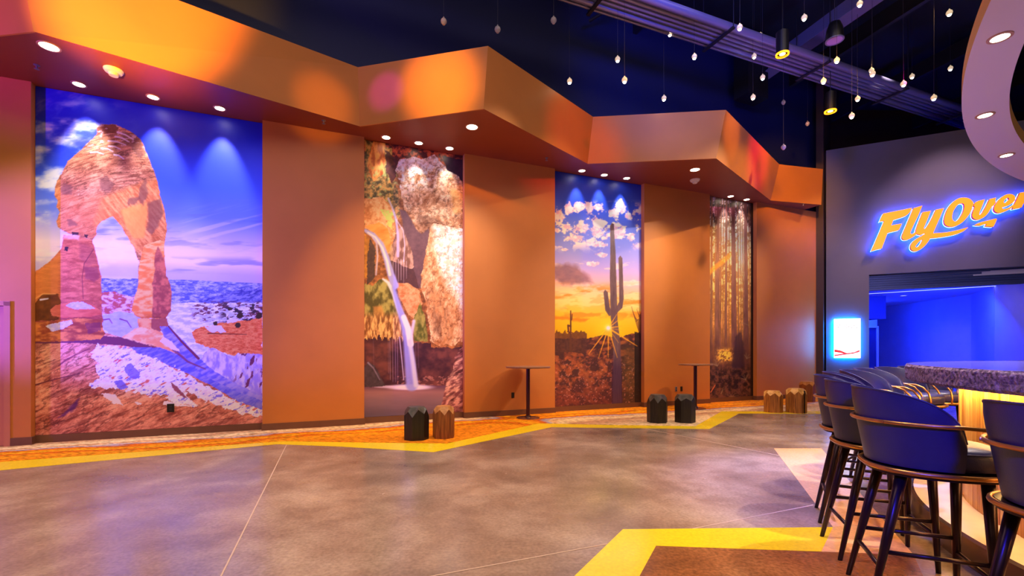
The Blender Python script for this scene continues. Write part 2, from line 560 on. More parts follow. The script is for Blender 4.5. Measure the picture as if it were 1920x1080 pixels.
# ------------------------------------------------------------------ bulkhead above the murals
bpx = [(-200, 97, 5.2), (63, 59, 0), (674, 236.7, 0), (906.7, 204, 0), (1101.7, 307, 0), (1343, 297, 0), (1445, 376, 0), (1540, 384, 0)]
tpx = [None, (28, -114), (671, 126), (915, 86), (1112, 219), (1361, 206), (1461, 308), (1543, 317)]
bot = []; top = []
for i, (x, y, _) in enumerate(bpx):
    z = 4.65
    for _k in range(8):
        p = ground(x, y, z); z = zu(p.x)
    p = ground(x, y, z); p.z = z
    bot.append(p)
    if tpx[i]:
        tx, ty = tpx[i]
        top.append(Vector(((tx - 960) / F * p.y, p.y, CH + (HY - ty) / F * p.y)))
    else:
        top.append(Vector((p.x - .15, p.y, 5.55)))
# closing points on the wall
bot[0] = Vector((-7.62, 5.30, zu(-7.62))); top[0] = Vector((-7.70, 5.30, 5.55))
bl = trim = empty('trim_1', kind='structure')
mb = MB()
wl = []
for p in bot:
    k = (p.x - W.o[0]) * W.u[0] + (p.y - W.o[1]) * W.u[1]
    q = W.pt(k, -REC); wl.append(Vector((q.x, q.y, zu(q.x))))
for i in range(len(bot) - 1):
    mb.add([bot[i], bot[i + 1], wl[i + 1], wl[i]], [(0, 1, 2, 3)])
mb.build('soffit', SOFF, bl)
mb = MB()
for i in range(len(bot) - 1):
    q0 = Vector((wl[i].x, wl[i].y, top[i].z)); q1 = Vector((wl[i + 1].x, wl[i + 1].y, top[i + 1].z))
    mb.add([top[i], top[i + 1], q1, q0], [(0, 1, 2, 3)])
mb.build('top_cover', NAVY, bl)
for i in range(len(bot) - 1):
    d = (bot[i + 1] - bot[i]); n = Vector((-d.y, d.x, 0)).normalized() * .02
    MB().hexa([bot[i], bot[i + 1], bot[i + 1] + n, bot[i] + n, top[i], top[i + 1], top[i + 1] + n, top[i] + n]).build('fascia_panel', FASC, bl)
e0, e1 = bot[-1], top[-1]
MB().add([e0, e1, Vector((wl[-1].x, wl[-1].y, e1.z)), wl[-1]], [(0, 1, 2, 3)]).build('end_panel', FASC, bl)

# ------------------------------------------------------------------ dark wall with opening
ra0 = 0.0; ro0 = R.hit(1629.5); rH = 6.47; rl = 3.14; ra1 = 8.2; ro1 = 6.2
rw = MB()
rw.fbox(R, ra0, ro0, -.35, 0, 0, rH).fbox(R, ro0, ro1, -.35, 0, rl, rH).fbox(R, ro1, ra1, -.35, 0, 0, rH)
structure('wall_right', rw, DARKW)
# dark return between the tan wall and the slate wall
c0 = W.pt(aR, 0); c1 = R.pt(0, -.1)
d = Vector((c1.x - c0.x, c1.y - c0.y, 0)); 
structure('wall_back', MB().prism([(c0.x, c0.y), (c0.x + 1.2, c0.y + 1.6), (c0.x + 1.4, c0.y + 1.5), (c0.x + .16, c0.y - .05)], 0, 8.6)
          .prism([(8.2, 14.0), (16.5, 14.2), (16.5, 14.4), (8.2, 14.2)], 3.6, 8.6), mat('dark_return', (70, 44, 44), .6, var=.05))

# roller shutter housing in the head of the opening: slats
sh = empty('roller_shutter', label='dark blue slatted roller shutter rolled up in the head of the opening', cat='shutter')
SHM = mat('shutter_navy', (60, 74, 130), .4, metal=.2)
for k in range(7):
    z1 = rl - .0 - k * .055
    MB().fbox(R, ro0 + .01, ro1 - .01, -.30 - .004 * k, -.2 - .004 * k, z1 - .05, z1).build('slat', SHM, sh)

# blue lobby behind the opening
LOB = plaster('lobby_paint', (200, 200, 225), .7)
cz = 3.0
pA = ground(1872, 536, cz); pB = ground(1827, 552, cz); pC = ground(1674, 567, cz)
pD = Vector((13.0, 11.6, cz))
q = lambda v: (v.x, v.y)
sec = MB()


def vwall(a, b, z0=0, z1=cz, t=.08):
    d = Vector((b.x - a.x, b.y - a.y, 0)).normalized(); n = Vector((d.y, -d.x, 0)) * t
    return MB().hexa([Vector((a.x, a.y, z0)), Vector((b.x, b.y, z0)), Vector((b.x + n.x, b.y + n.y, z0)), Vector((a.x + n.x, a.y + n.y, z0)),
                      Vector((a.x, a.y, z1)), Vector((b.x, b.y, z1)), Vector((b.x + n.x, b.y + n.y, z1)), Vector((a.x + n.x, a.y + n.y, z1))])


structure('wall_lobby_near', vwall(pA, pD), LOB)
structure('wall_lobby_mid', vwall(pB, pA), LOB)
pC2 = Vector((15.6, 20.4, 0))
structure('wall_lobby_far', vwall(pC2, pB, 0, 3.4), LOB)
structure('wall_lobby_end', vwall(Vector((9.5, 20.2, 0)), Vector((16.2, 20.2, 0)), 0, 3.4), LOB)
structure('wall_lobby_left', vwall(Vector((9.0, 12.4, 0)), Vector((12.2, 20.2, 0)), 0, 3.4), LOB)
lc = MB().add([(8.9, 12.2, cz), (16.5, 8.4, cz), (17, 20.3, cz), (9.4, 20.3, cz), (8.9, 12.2, cz + .1), (16.5, 8.4, cz + .1), (17, 20.3, cz + .1), (9.4, 20.3, cz + .1)],
              [(0, 3, 2, 1), (4, 5, 6, 7), (0, 1, 5, 4), (1, 2, 6, 5), (2, 3, 7, 6), (3, 0, 4, 7)])
structure('ceiling_lobby', lc, LOB)
# led line in the lobby ceiling
s0 = ground(1600, 552.8, cz - .004); s1 = ground(1871, 536, cz - .004)
LEDW = mat('led_white_blue', (120, 130, 255), .4, emit=4)
dd = (s1 - s0).normalized(); nn = Vector((-dd.y, dd.x, 0)) * .035
MB().hexa([s0 - nn, s1 - nn, s1 + nn, s0 + nn, s0 - nn + Vector((0, 0, .02)), s1 - nn + Vector((0, 0, .02)), s1 + nn + Vector((0, 0, .02)), s0 + nn + Vector((0, 0, .02))]) \
    .build('led_line', LEDW, label='thin glowing led line across the blue lobby ceiling', cat='light')
light('AREA', (12.3, 13.1, 2.85), 260, (.006, .03, 1), (12.6, 15.5, 0), shape='DISK', size=1.6)
light('AREA', (12.6, 16.6, 2.85), 150, (.006, .03, 1), (13.5, 17.5, 0), shape='DISK', size=1.2)
spot((11.3, 14.4, 2.7), (14.4, 15.6, 1.0), 60, (.4, .35, 1), 46, .9, .2)
spot((11.8, 12.3, 2.7), (13.3, 12.3, 2.2), 10, (.6, .5, 1), 80, .9, .2)
# hanging bulkhead box and doorway seen at the left of the lobby
bx = ground(1651, 565, cz)
MB().box(10.2, 12.25, 15.2, 15.9, 2.25, cz).build('ceiling_box', plaster('box_navy', (70, 70, 130)), label='blue-lit boxed drop at the lobby ceiling, above the doorway', cat='ceiling box')
dd2 = empty('door_2', kind='structure')
structure('wall_lobby_pier', MB().box(11.9, 13.46, 17.1, 17.2, 0, cz), LOB)
MB().box(12.55, 13.36, 17.02, 17.1, 0, 2.05).build('door_leaf', mat('door_navy', (50, 54, 100), .3), dd2)
MB().box(13.36, 13.42, 16.98, 17.1, 0, 2.11).box(12.50, 13.36, 16.98, 17.1, 2.05, 2.11).build('door_frame', WHITEP, dd2)
for px, py in ((1650, 560), (1694, 554)):
    c = ground(px, py, cz)
    r = empty('ceiling_light', c, label='small round downlight in the blue lobby ceiling, %s one' % ('left' if px < 1670 else 'right'), cat='light')
    MB().lathe([(.09, -.012), (.11, -.012), (.11, 0), (.09, 0)], 16).build('trim_ring', WHITEP, r)
    MB().lathe([(.001, -.006), (.088, -.006)], 16).build('lens', mat('dim_lens', (190, 190, 255), .4, emit=1.5), r)

# ------------------------------------------------------------------ high ceiling, other walls of the hall
structure('ceiling', MB().box(-11, 22, -5.2, 22, 8.5, 8.7), BLACK)
structure('wall_rear', MB().box(-11, 22, -5.2, -5.0, 0, 8.5), plaster('rear_paint', (120, 88, 74)))
structure('wall_side', MB().box(-11.2, -11, -5.2, 22, 0, 8.5), plaster('side_paint', (150, 96, 86)))
structure('wall_far', MB().box(21.8, 22, -5, 22, 0, 8.5), plaster('far_paint', (60, 60, 90)))
# joists
JST = mat('joist_steel', (30, 28, 44), .6)
jn = Vector((-.285, .958, 0))
for k, off in enumerate((-7.2, -4.6, -2.0, 2.9, 5.6, 8.4)):
    c = Vector((6.61 + off * .94, 8.46 + off * .34 - 5, 7.95))
    e = c + jn * 15
    n = Vector((jn.y, -jn.x, 0)) * .05
    MB().hexa([c - n, e - n, e + n, c + n] + [v + Vector((0, 0, .35)) for v in (c - n, e - n, e + n, c + n)]).build('ceiling_joist', JST, kind='structure')
for k, (x0, y0, x1, y1) in enumerate(((7.6, 7.0, 10.4, 9.0), (9.4, 6.4, 12.3, 8.6), (1.5, 9.0, 3.6, 7.4))):
    MB().tube([(x0, y0, 7.6), (x1, y1, 7.9)], .03, 6).build('ceiling_brace', JST, kind='structure')
# wide violet-lit beam
b0 = ground(1640, 0, 7.6); b1 = ground(1430, 147, 7.6)
dv = (b1 - b0).normalized(); b0 = b0 - dv * 3; b1 = b1 + dv * .8
n = Vector((dv.y, -dv.x, 0)) * .16; up = Vector((0, 0, 1))
bm_ = MB().hexa([b0 - n, b1 - n, b1 + n, b0 + n] + [v + up * .02 for v in (b0 - n, b1 - n, b1 + n, b0 + n)])
bm_.hexa([b0 - n * .1 + up * .02, b1 - n * .1 + up * .02, b1 + n * .1 + up * .02, b0 + n * .1 + up * .02] + [v + up * .38 for v in (b0 - n * .1, b1 - n * .1, b1 + n * .1, b0 + n * .1)])
bm_.build('ceiling_beam', mat('beam_grey', (110, 104, 140), .6), kind='structure')
# conduit rack
g0 = ground(1280, 15, 7.0); g1 = ground(1700, 163, 7.0)
dv = (g1 - g0).normalized(); nv = Vector((-dv.y, dv.x, 0))
st = g0 - dv * 9; en = g1 + dv * 5
rk = empty('conduit_rack', label='rack of parallel violet-lit steel conduits hung under the black ceiling', cat='conduit')
CON = mat('conduit_steel', (150, 142, 178), .35, metal=.4)
for k, (o_, r_) in enumerate(((.05, .072), (.19, .036), (.285, .034), (.375, .03), (.49, .05), (.60, .024))):
    MB().tube([st + nv * o_, en + nv * o_], r_, 12).build('pipe', CON, rk, smooth=True)
for k in range(-3, 6):
    c = ground(1355, 60, 7.0) + dv * (k * 2.55)
    c = c - nv * nv.dot(c - g0)
    m_ = MB().hexa([c - dv * .03 - nv * .06 - up * .09, c + dv * .03 - nv * .06 - up * .09, c + dv * .03 + nv * .66 - up * .09, c - dv * .03 + nv * .66 - up * .09,
                    c - dv * .03 - nv * .06 - up * .06, c + dv * .03 - nv * .06 - up * .06, c + dv * .03 + nv * .66 - up * .06, c - dv * .03 + nv * .66 - up * .06])
    m_.tube([c - nv * .05 - up * .08, c - nv * .05 + up * 1.45], .008, 6).tube([c + nv * .65 - up * .08, c + nv * .65 + up * 1.45], .008, 6)
    m_.build('hanger', JST, rk)
# dark duct drop beside the wall
MB().fbox(W, W.hit(1385) - .3, W.hit(1385) + .35, .12, .5, 7.0, 8.45).build('duct_drop', mat('duct_black', (14, 14, 22), .6), label='black boxed duct hanging high on the navy wall', cat='duct')

# ------------------------------------------------------------------ star lights on wires
GL = mat('bulb_glass', (225, 200, 165), .08, emit=.55)
GLD = mat('bulb_glass_dim', (150, 140, 150), .15, emit=.05)
GLE = mat('bulb_core', (255, 236, 200), .3, emit=30)
GLB = mat('bulb_core_blue', (200, 215, 255), .3, emit=16)
WIRE = mat('thin_wire', (60, 56, 76), .4, metal=.3)
stars = [(832, 40, 0), (933, 55, 0), (1038, 38, 0), (1068, 152, 1), (1158, 111, 1), (1171, 150, 1), (1256, 63, 1), (1245, 184, 1),
         (1302, 106, 1), (1387, 51, 1), (1426, 66, 1), (1414, 105, 1), (1508, 33, 1), (1612, 7, 1), (1430, 145, 2), (1412, 182, 1),
         (1469, 192, 0), (1514, 232, 0), (1469, 276, 0), (1569, 113, 1), (1544, 152, 1), (1634, 132, 1), (1636, 138, 1), (1694, 157, 1),
         (1710, 143, 1), (1608, 185, 1), (1597, 217, 1), (1751, 183, 1), (1780, 24, 1), (1782, 128, 1)]
proto = {}
STAR_DESC = []
rs = random.Random(9)
for i, (px, py, kind) in enumerate(stars):
    wy = W.o[1] + W.hit(min(px, 1500)) * W.u[1]
    Y = wy * rs.uniform(.74, .88)
    if px > 1540: Y = rs.uniform(7.8, 9.4)
    if py < 60: Y = min(Y, 7.4)
    x = (px - 960) / F * Y; z = CH + (HY - py) / F * Y
    r = empty('star_light', (x, Y, z), cat='light', group='small globe lights hung on wires from the ceiling')
    if kind not in proto:
        gl = MB().lathe([(.001, -.045), (.022, -.04), (.038, -.022), (.044, 0), (.038, .022), (.024, .038), (.010, .046), (.010, .06), (.001, .06)], 14)
        me = gl.mesh('globe'); me.polygons.foreach_set('use_smooth', [True] * len(me.polygons)); me.materials.append(GLD if kind == 0 else GL)
        co = MB().lathe([(.001, -.05), (.018, -.048), (.026, -.036), (.030, -.030)], 12).mesh('lens'); co.materials.append({0: GLD, 1: GLE, 2: GLB}[kind])
        proto[kind] = (me, co)
    link('globe', proto[kind][0], None, r); link('lens', proto[kind][1], None, r)
    MB().tube([(0, 0, .05), (.01 * rs.uniform(-1, 1), 0, (8.5 - z) * .5), (0, 0, 8.5 - z)], .0022, 5).build('wire', WIRE, r)
    STAR_DESC.append((r, px, py, kind))


def cylinder_pendant(px, py, Y, rad, hh):
    x = (px - 960) / F * Y; z = CH + (HY - py) / F * Y
    r = empty('pendant_downlight', (x, Y, z), cat='light')
    MB().lathe([(rad * .94, .0), (rad * .94, hh), (rad * .3, hh + .02), (rad * .3, hh + .05), (.001, hh + .05)], 24).build('canister', BLK, r, smooth=False)
    MB().lathe([(rad * .80, -.012), (rad, -.012), (rad, .012), (rad * .8, .012)], 28).build('glow_ring', mat('amber_ring', (255, 150, 20), .3, emit=3.5), r)
    MB().lathe([(.001, .004), (rad * .45, .004)], 20).build('lens', mat('amber_lens', (255, 200, 110), .3, emit=14), r)
    MB().tube([(0, 0, hh + .05), (0, 0, 8.5 - z)], .006, 6).build('stem', BLK, r)
    return r


r = cylinder_pendant(1467, 102, 8.0, .105, .38); r['label'] = 'black cylinder downlight with amber glowing ring, in front of the violet conduits'
r = cylinder_pendant(1557, 209, 9.6, .11, .38); r['label'] = 'black cylinder downlight with amber glowing ring, lower one below the conduits'
spk_Y = 8.0
r = empty('pendant_speaker', ((1565 - 960) / F * spk_Y, spk_Y, CH + (HY - 76) / F * spk_Y), label='black pendant loudspeaker with violet-grey grille hung from the ceiling', cat='speaker')
MB().lathe([(.135, 0), (.14, .02), (.12, .2), (.085, .3), (.02, .33), (.001, .33)], 24).build('housing', BLK, r, smooth=True)
MB().lathe([(.001, -.004), (.115, -.004)], 24).build('grille', mat('grille_grey', (190, 150, 190), .6, bump=.3, bscale=400), r)
MB().lathe([(.115, -.006), (.14, -.006), (.14, .01), (.115, .01)], 24).build('rim', STEEL, r)
MB().tube([(0, 0, .33), (0, 0, 8.5 - r.location.z)], .005, 6).build('cord', WIRE, r)

# ------------------------------------------------------------------ downlights and small devices in the soffit
LENS = mat('downlight_lens', (255, 236, 205), .3, emit=14)
RIM = mat('downlight_rim', (200, 150, 120), .4)


def on_soffit(px, py):
    z = 4.7
    for _ in range(8):
        p = ground(px, py, z); z = zu(p.x)
    p = ground(px, py, z); p.z = z
    return p


def downlight(px, py, rad, label, group=None, pos=None):
    p = pos or on_soffit(px, py)
    r = empty('downlight', p, label=label, cat='light', group=group)
    MB().lathe([(rad, -.006), (rad + .018, -.006), (rad + .02, 0), (rad, .0)], 20).build('trim_ring', RIM, r)
    MB().lathe([(.001, -.004), (rad, -.004)], 20).build('lens', LENS, r)
    return p


mur = ['arch', 'waterfall', 'saguaro', 'redwood forest']
washers = [(148, 158, 0), (287, 182, 0), (412, 203, 0), (724, 257.5, 1), (785, 268, 1), (843, 278, 1), (1091, 320, 2), (1133, 328, 2),
           (1175, 334, 2), (1370, 368, 3), (1400, 374, 3)]
pos_w = ['left', 'middle', 'right'] * 3 + ['left', 'right']
for (px, py, k), side in zip(washers, pos_w):
    p = downlight(px, py, .062, 'small round downlight over the %s mural, the %s one there' % (mur[k], side), 'downlights over the murals')
    tgt = Vector((p.x - W.n[0] * .42, p.y - W.n[1] * .42, 3.1))
    spot(p + Vector((0, 0, -.02)), tgt, (150, 30, 40, 30)[k], (1, .90, .84), 50, .8, .03)
for px, py, lab in ((92, 87, 'large bright downlight at the outer corner of the soffit left of the arch mural'),
                    (885, 238, 'large bright downlight in the soffit near the projecting corner right of the waterfall'),
                    (1303, 318, 'large bright downlight in the soffit left of the far projecting corner')):
    p = downlight(px, py, .085, lab)
    spot(p + Vector((0, 0, -.03)), (p.x, p.y, 0), 150, (1, .8, .58), 110, .8, .05)


def detector(px, py, label):
    p = on_soffit(px, py)
    r = empty('smoke_detector', p, label=label, cat='detector')
    MB().lathe([(.001, -.075), (.045, -.075), (.055, -.05), (.05, -.042)], 20).build('sensor', WHITEP, r, smooth=False)
    MB().lathe([(.05, -.045), (.085, -.035), (.10, -.012), (.10, 0), (.001, 0)], 24).build('base', WHITEP, r)


detector(213, 131, 'white smoke detector on the soffit above the arch mural')
detector(1303, 337, 'white smoke detector on the soffit between saguaro and forest murals')
for px, py, lab in ((69, 122, 'tiny pendent sprinkler at the left end of the soffit'), (607, 226, 'tiny pendent sprinkler left of the waterfall mural'),
                    (1025, 296, 'tiny pendent sprinkler left of the saguaro mural'), (1506, 382, 'tiny pendent sprinkler at the far end of the soffit')):
    p = on_soffit(px, py)
    r = empty('sprinkler', p, label=lab, cat='sprinkler')
    MB().lathe([(.03, 0), (.03, -.006), (.012, -.01), (.008, -.04), (.001, -.04)], 14).build('body', STEEL, r)
    MB().lathe([(.001, -.05), (.025, -.05), (.025, -.047), (.001, -.047)], 14).build('deflector', STEEL, r)

# outlets
def outlet(px, py, off, fr, w_, h_, body, lab):
    a, z = fr.hit(px, py, off)
    r = empty('power_outlet', label=lab, cat='outlet')
    MB().fbox(fr, a - w_ / 2, a + w_ / 2, off, off + .008, z - h_ / 2, z + h_ / 2).build('cover_plate', body, r)
    for dz_ in (-.022, .022):
        MB().fbox(fr, a - .014, a + .014, off + .008, off + .011, z + dz_ - .014, z + dz_ + .014).build('socket', mat('socket_grey', (40, 36, 40), .4), r)


outlet(320, 765, -REC + .012, W, .085, .12, BLK, 'black power outlet low on the arch mural')
outlet(961.5, 741, 0, W, .06, .10, BLK, 'black power outlet on the tan panel beside the high table')
outlet(1267.5, 729.5, 0, W, .055, .105, mat('steel_plate', (150, 150, 190), .3, metal=.5), 'silvery outlet plate, left one of the pair above the dark stump stools')
outlet(1277.5, 729, 0, W, .055, .105, BLK, 'black outlet plate, right one of the pair above the dark stump stools')

# ------------------------------------------------------------------ curved overhead ring
rg = empty('ceiling_ring', label='curved pale overhead ring with tan edge and downlights above the bar', cat='ring')
RZ = 3.4; ls = 2.2 / 2.2
oc, orr = (10.542, -2.237), 9.128; ic, irr = (9.954, -1.844), 8.139
N = 200; ta0, ta1 = math.radians(55), math.radians(215)
under = MB(); of = MB(); inf = MB(); tp = MB()
vo = []; vi = []
for i in range(N + 1):
    a = ta0 + (ta1 - ta0) * i / N
    vo.append((oc[0] + orr * math.cos(a), oc[1] + orr * math.sin(a)))
    vi.append((ic[0] + irr * math.cos(a), ic[1] + irr * math.sin(a)))
FH = .13


def strip(A_, B_, za, zb):
    m_ = MB()
    m_.v = [(x, y, za) for x, y in A_] + [(x, y, zb) for x, y in B_]
    n_ = len(A_)
    m_.f = [(i, i + 1, n_ + i + 1, n_ + i) for i in range(n_ - 1)]
    return m_


strip(vo, vi, RZ, RZ).build('underside', mat('ring_white', (226, 206, 214), .35), rg, smooth=True)
strip(vo, vo, RZ, RZ + FH).build('outer_edge', mat('ring_edge', (214, 160, 92), .4), rg, smooth=True)
strip(vi, vi, RZ, RZ + FH).build('inner_edge', mat('ring_edge', (214, 160, 92), .4), rg, smooth=True)
strip(vo, vi, RZ + FH, RZ + FH).build('top_cover', BLACK, rg, smooth=True)
for i in (30, 75, 115, 160):
    x, y = vo[i]; MB().tube([((x + vi[i][0]) / 2, (y + vi[i][1]) / 2, RZ + FH), ((x + vi[i][0]) / 2, (y + vi[i][1]) / 2, 8.5)], .006, 6).build('hanger_cable', WIRE, rg)
for k, (px, py) in enumerate(((1875, 70), (1847, 216), (1887, 291))):
    p = ground(px, py, RZ - .001)
    downlight(0, 0, .05, 'bright downlight in the overhead ring, %s of the three in view' % ['nearest and highest', 'middle', 'farthest and lowest'][k], None, p)
    spot(p + Vector((0, 0, -.03)), (p.x, p.y, 0), 300, (1, .84, .74), 105, .7, .04)
spot((2.6, 2.2, 1.2), (4.4, 4.4, 3.4), 14, (.6, .35, 1), 100, .9, .3)
spot((3.4, 3.9, 1.2), (4.2, 3.9, 3.4), 16, (.62, .34, 1), 100, .9, .3)


# ------------------------------------------------------------------ labels of the star lights, by their place along the ceiling
ORD = ['leftmost', 'second from left', 'third from left', 'fourth from left', 'fifth from left', 'sixth from left']
bright = {0: 'unlit-looking', 1: 'warm glowing', 2: 'blue-white starry'}
for kind in (0, 1, 2):
    row = sorted([s for s in STAR_DESC if s[3] == kind], key=lambda s: s[1])
    n_ = len(row)
    for i, (r, px, py, k) in enumerate(row):
        nth = ['first', 'second', 'third', 'fourth', 'fifth', 'sixth', 'seventh', 'eighth', 'ninth', 'tenth', 'eleventh', 'twelfth']
        if n_ == 1: wh = 'just under the amber pendant downlight'
        elif i < (n_ + 1) // 2: wh = '%s of its kind from the left' % nth[i]
        else: wh = '%s of its kind from the right' % nth[n_ - 1 - i]
        ht = 'high' if py < 80 else ('low' if py > 170 else 'mid-height')
        r['label'] = '%s small globe light on a wire, %s, %s' % (bright[k], ht, wh)

# ------------------------------------------------------------------ the curved bar
BC = (5.38, 1.71)
bar = empty('bar_counter', (0, 0, 0), label='curved bar with thick rough purple stone top, glowing yellow wood front and raised step', cat='bar')
SA0, SA1 = math.radians(75), math.radians(262)
ST = mat('rough_stone', (176, 146, 170), .5, rgb2=(40, 26, 46), scale=52, bump=1.0, bscale=60, detail=9)
STT = mat('stone_top', (120, 112, 150), .12, rgb2=(70, 62, 92), scale=30, detail=6)
slab = MB()
n1, n2 = 420, 7
rr = random.Random(3)
ZT, ZB = 1.103, .985
import mathutils.noise as mn
vs = []
for i in range(n1 + 1):
    a = SA0 + (SA1 - SA0) * i / n1
    for j in range(n2 + 1):
        t = j / n2
        z = ZB + (ZT - ZB) * t
        d = mn.noise(Vector((a * 22, z * 22, 1))) * .008 + mn.noise(Vector((a * 70, z * 60, 5))) * .006
        r_ = 3.0 + d - (.012 if j in (0, n2) else 0)
        vs.append((BC[0] + r_ * math.cos(a), BC[1] + r_ * math.sin(a), z + (0 if j == n2 else mn.noise(Vector((a * 30, z * 9, 9))) * .004)))
fs = [(i * (n2 + 1) + j, (i + 1) * (n2 + 1) + j, (i + 1) * (n2 + 1) + j + 1, i * (n2 + 1) + j + 1) for i in range(n1) for j in range(n2)]
slab.add(vs, fs)
slab.build('stone_edge', ST, bar)
MB().lathe([(1.9, ZB), (2.99, ZB), (2.99, ZT - .002), (1.9, ZT - .002), (1.9, ZB)], 140, BC, SA0, SA1).build('stone_top', STT, bar)
n3 = 96
PL = [wood('bar_wood_honey', (200, 128, 44), (244, 190, 96), 2.2, .45), wood('bar_wood_pale', (236, 176, 84), (252, 216, 132), 2.0, .45),
      wood('bar_wood_amber', (184, 106, 34), (232, 164, 74), 2.4, .45)]
for i in range(n3):
    a0 = SA0 + (SA1 - SA0) * i / n3; a1 = SA0 + (SA1 - SA0) * (i + 1) / n3
    rj = 2.68 + rr.choice((0, .006, .012)); g = .0012
    p = [(BC[0] + r_ * math.cos(a), BC[1] + r_ * math.sin(a)) for r_, a in ((rj - .03, a0 + g), (rj, a0 + g), (rj, a1 - g), (rj - .03, a1 - g))]
    MB().prism(p, .16, ZB).build('plank', PL[rr.choice((0, 1, 1, 2, 0))], bar)
MB().lathe([(2.62, .1), (2.62, ZB)], 90, BC, SA0, SA1).build('core', BLK, bar)
MB().lathe([(2.5, .16), (2.95, .16)], 140, BC, SA0, SA1).build('step_top', mat('step_cream', (226, 200, 160), .4, var=.1, scale=6), bar, smooth=True)
MB().lathe([(2.95, .16), (2.97, .15), (2.97, 0)], 140, BC, SA0, SA1).build('step_riser', mat('step_bronze', (110, 86, 76), .22, metal=.6), bar, smooth=False)
MB().lathe([(2.72, .972), (2.78, .972), (2.78, .984), (2.72, .984)], 90, BC, SA0, SA1).build('glow_strip', mat('warm_strip', (255, 205, 120), .4, emit=27), bar)
# outlet on the wood
ao = math.radians(133.0)
po = Vector((BC[0] + 2.70 * math.cos(ao), BC[1] + 2.70 * math.sin(ao), 0))
m_ = MB(); tdir = Vector((-math.sin(ao), math.cos(ao), 0)) * .03; od = Vector((math.cos(ao), math.sin(ao), 0)) * .006
m_.hexa([po - tdir + up * .86, po + tdir + up * .86, po + tdir + od + up * .86, po - tdir + od + up * .86, po - tdir + up * .97, po + tdir + up * .97, po + tdir + od + up * .97, po - tdir + od + up * .97])
m_.build('outlet_plate', mat('chrome', (200, 200, 205), .15, metal=1), bar)

# ------------------------------------------------------------------ bar stools
LEA = mat('navy_leather', (34, 32, 80), .36, var=.06, scale=30, bump=.12, bscale=240)
LEG = mat('bronze_dark', (52, 34, 42), .28, metal=.7)
BRASS = mat('aged_brass', (186, 128, 70), .3, metal=.85)


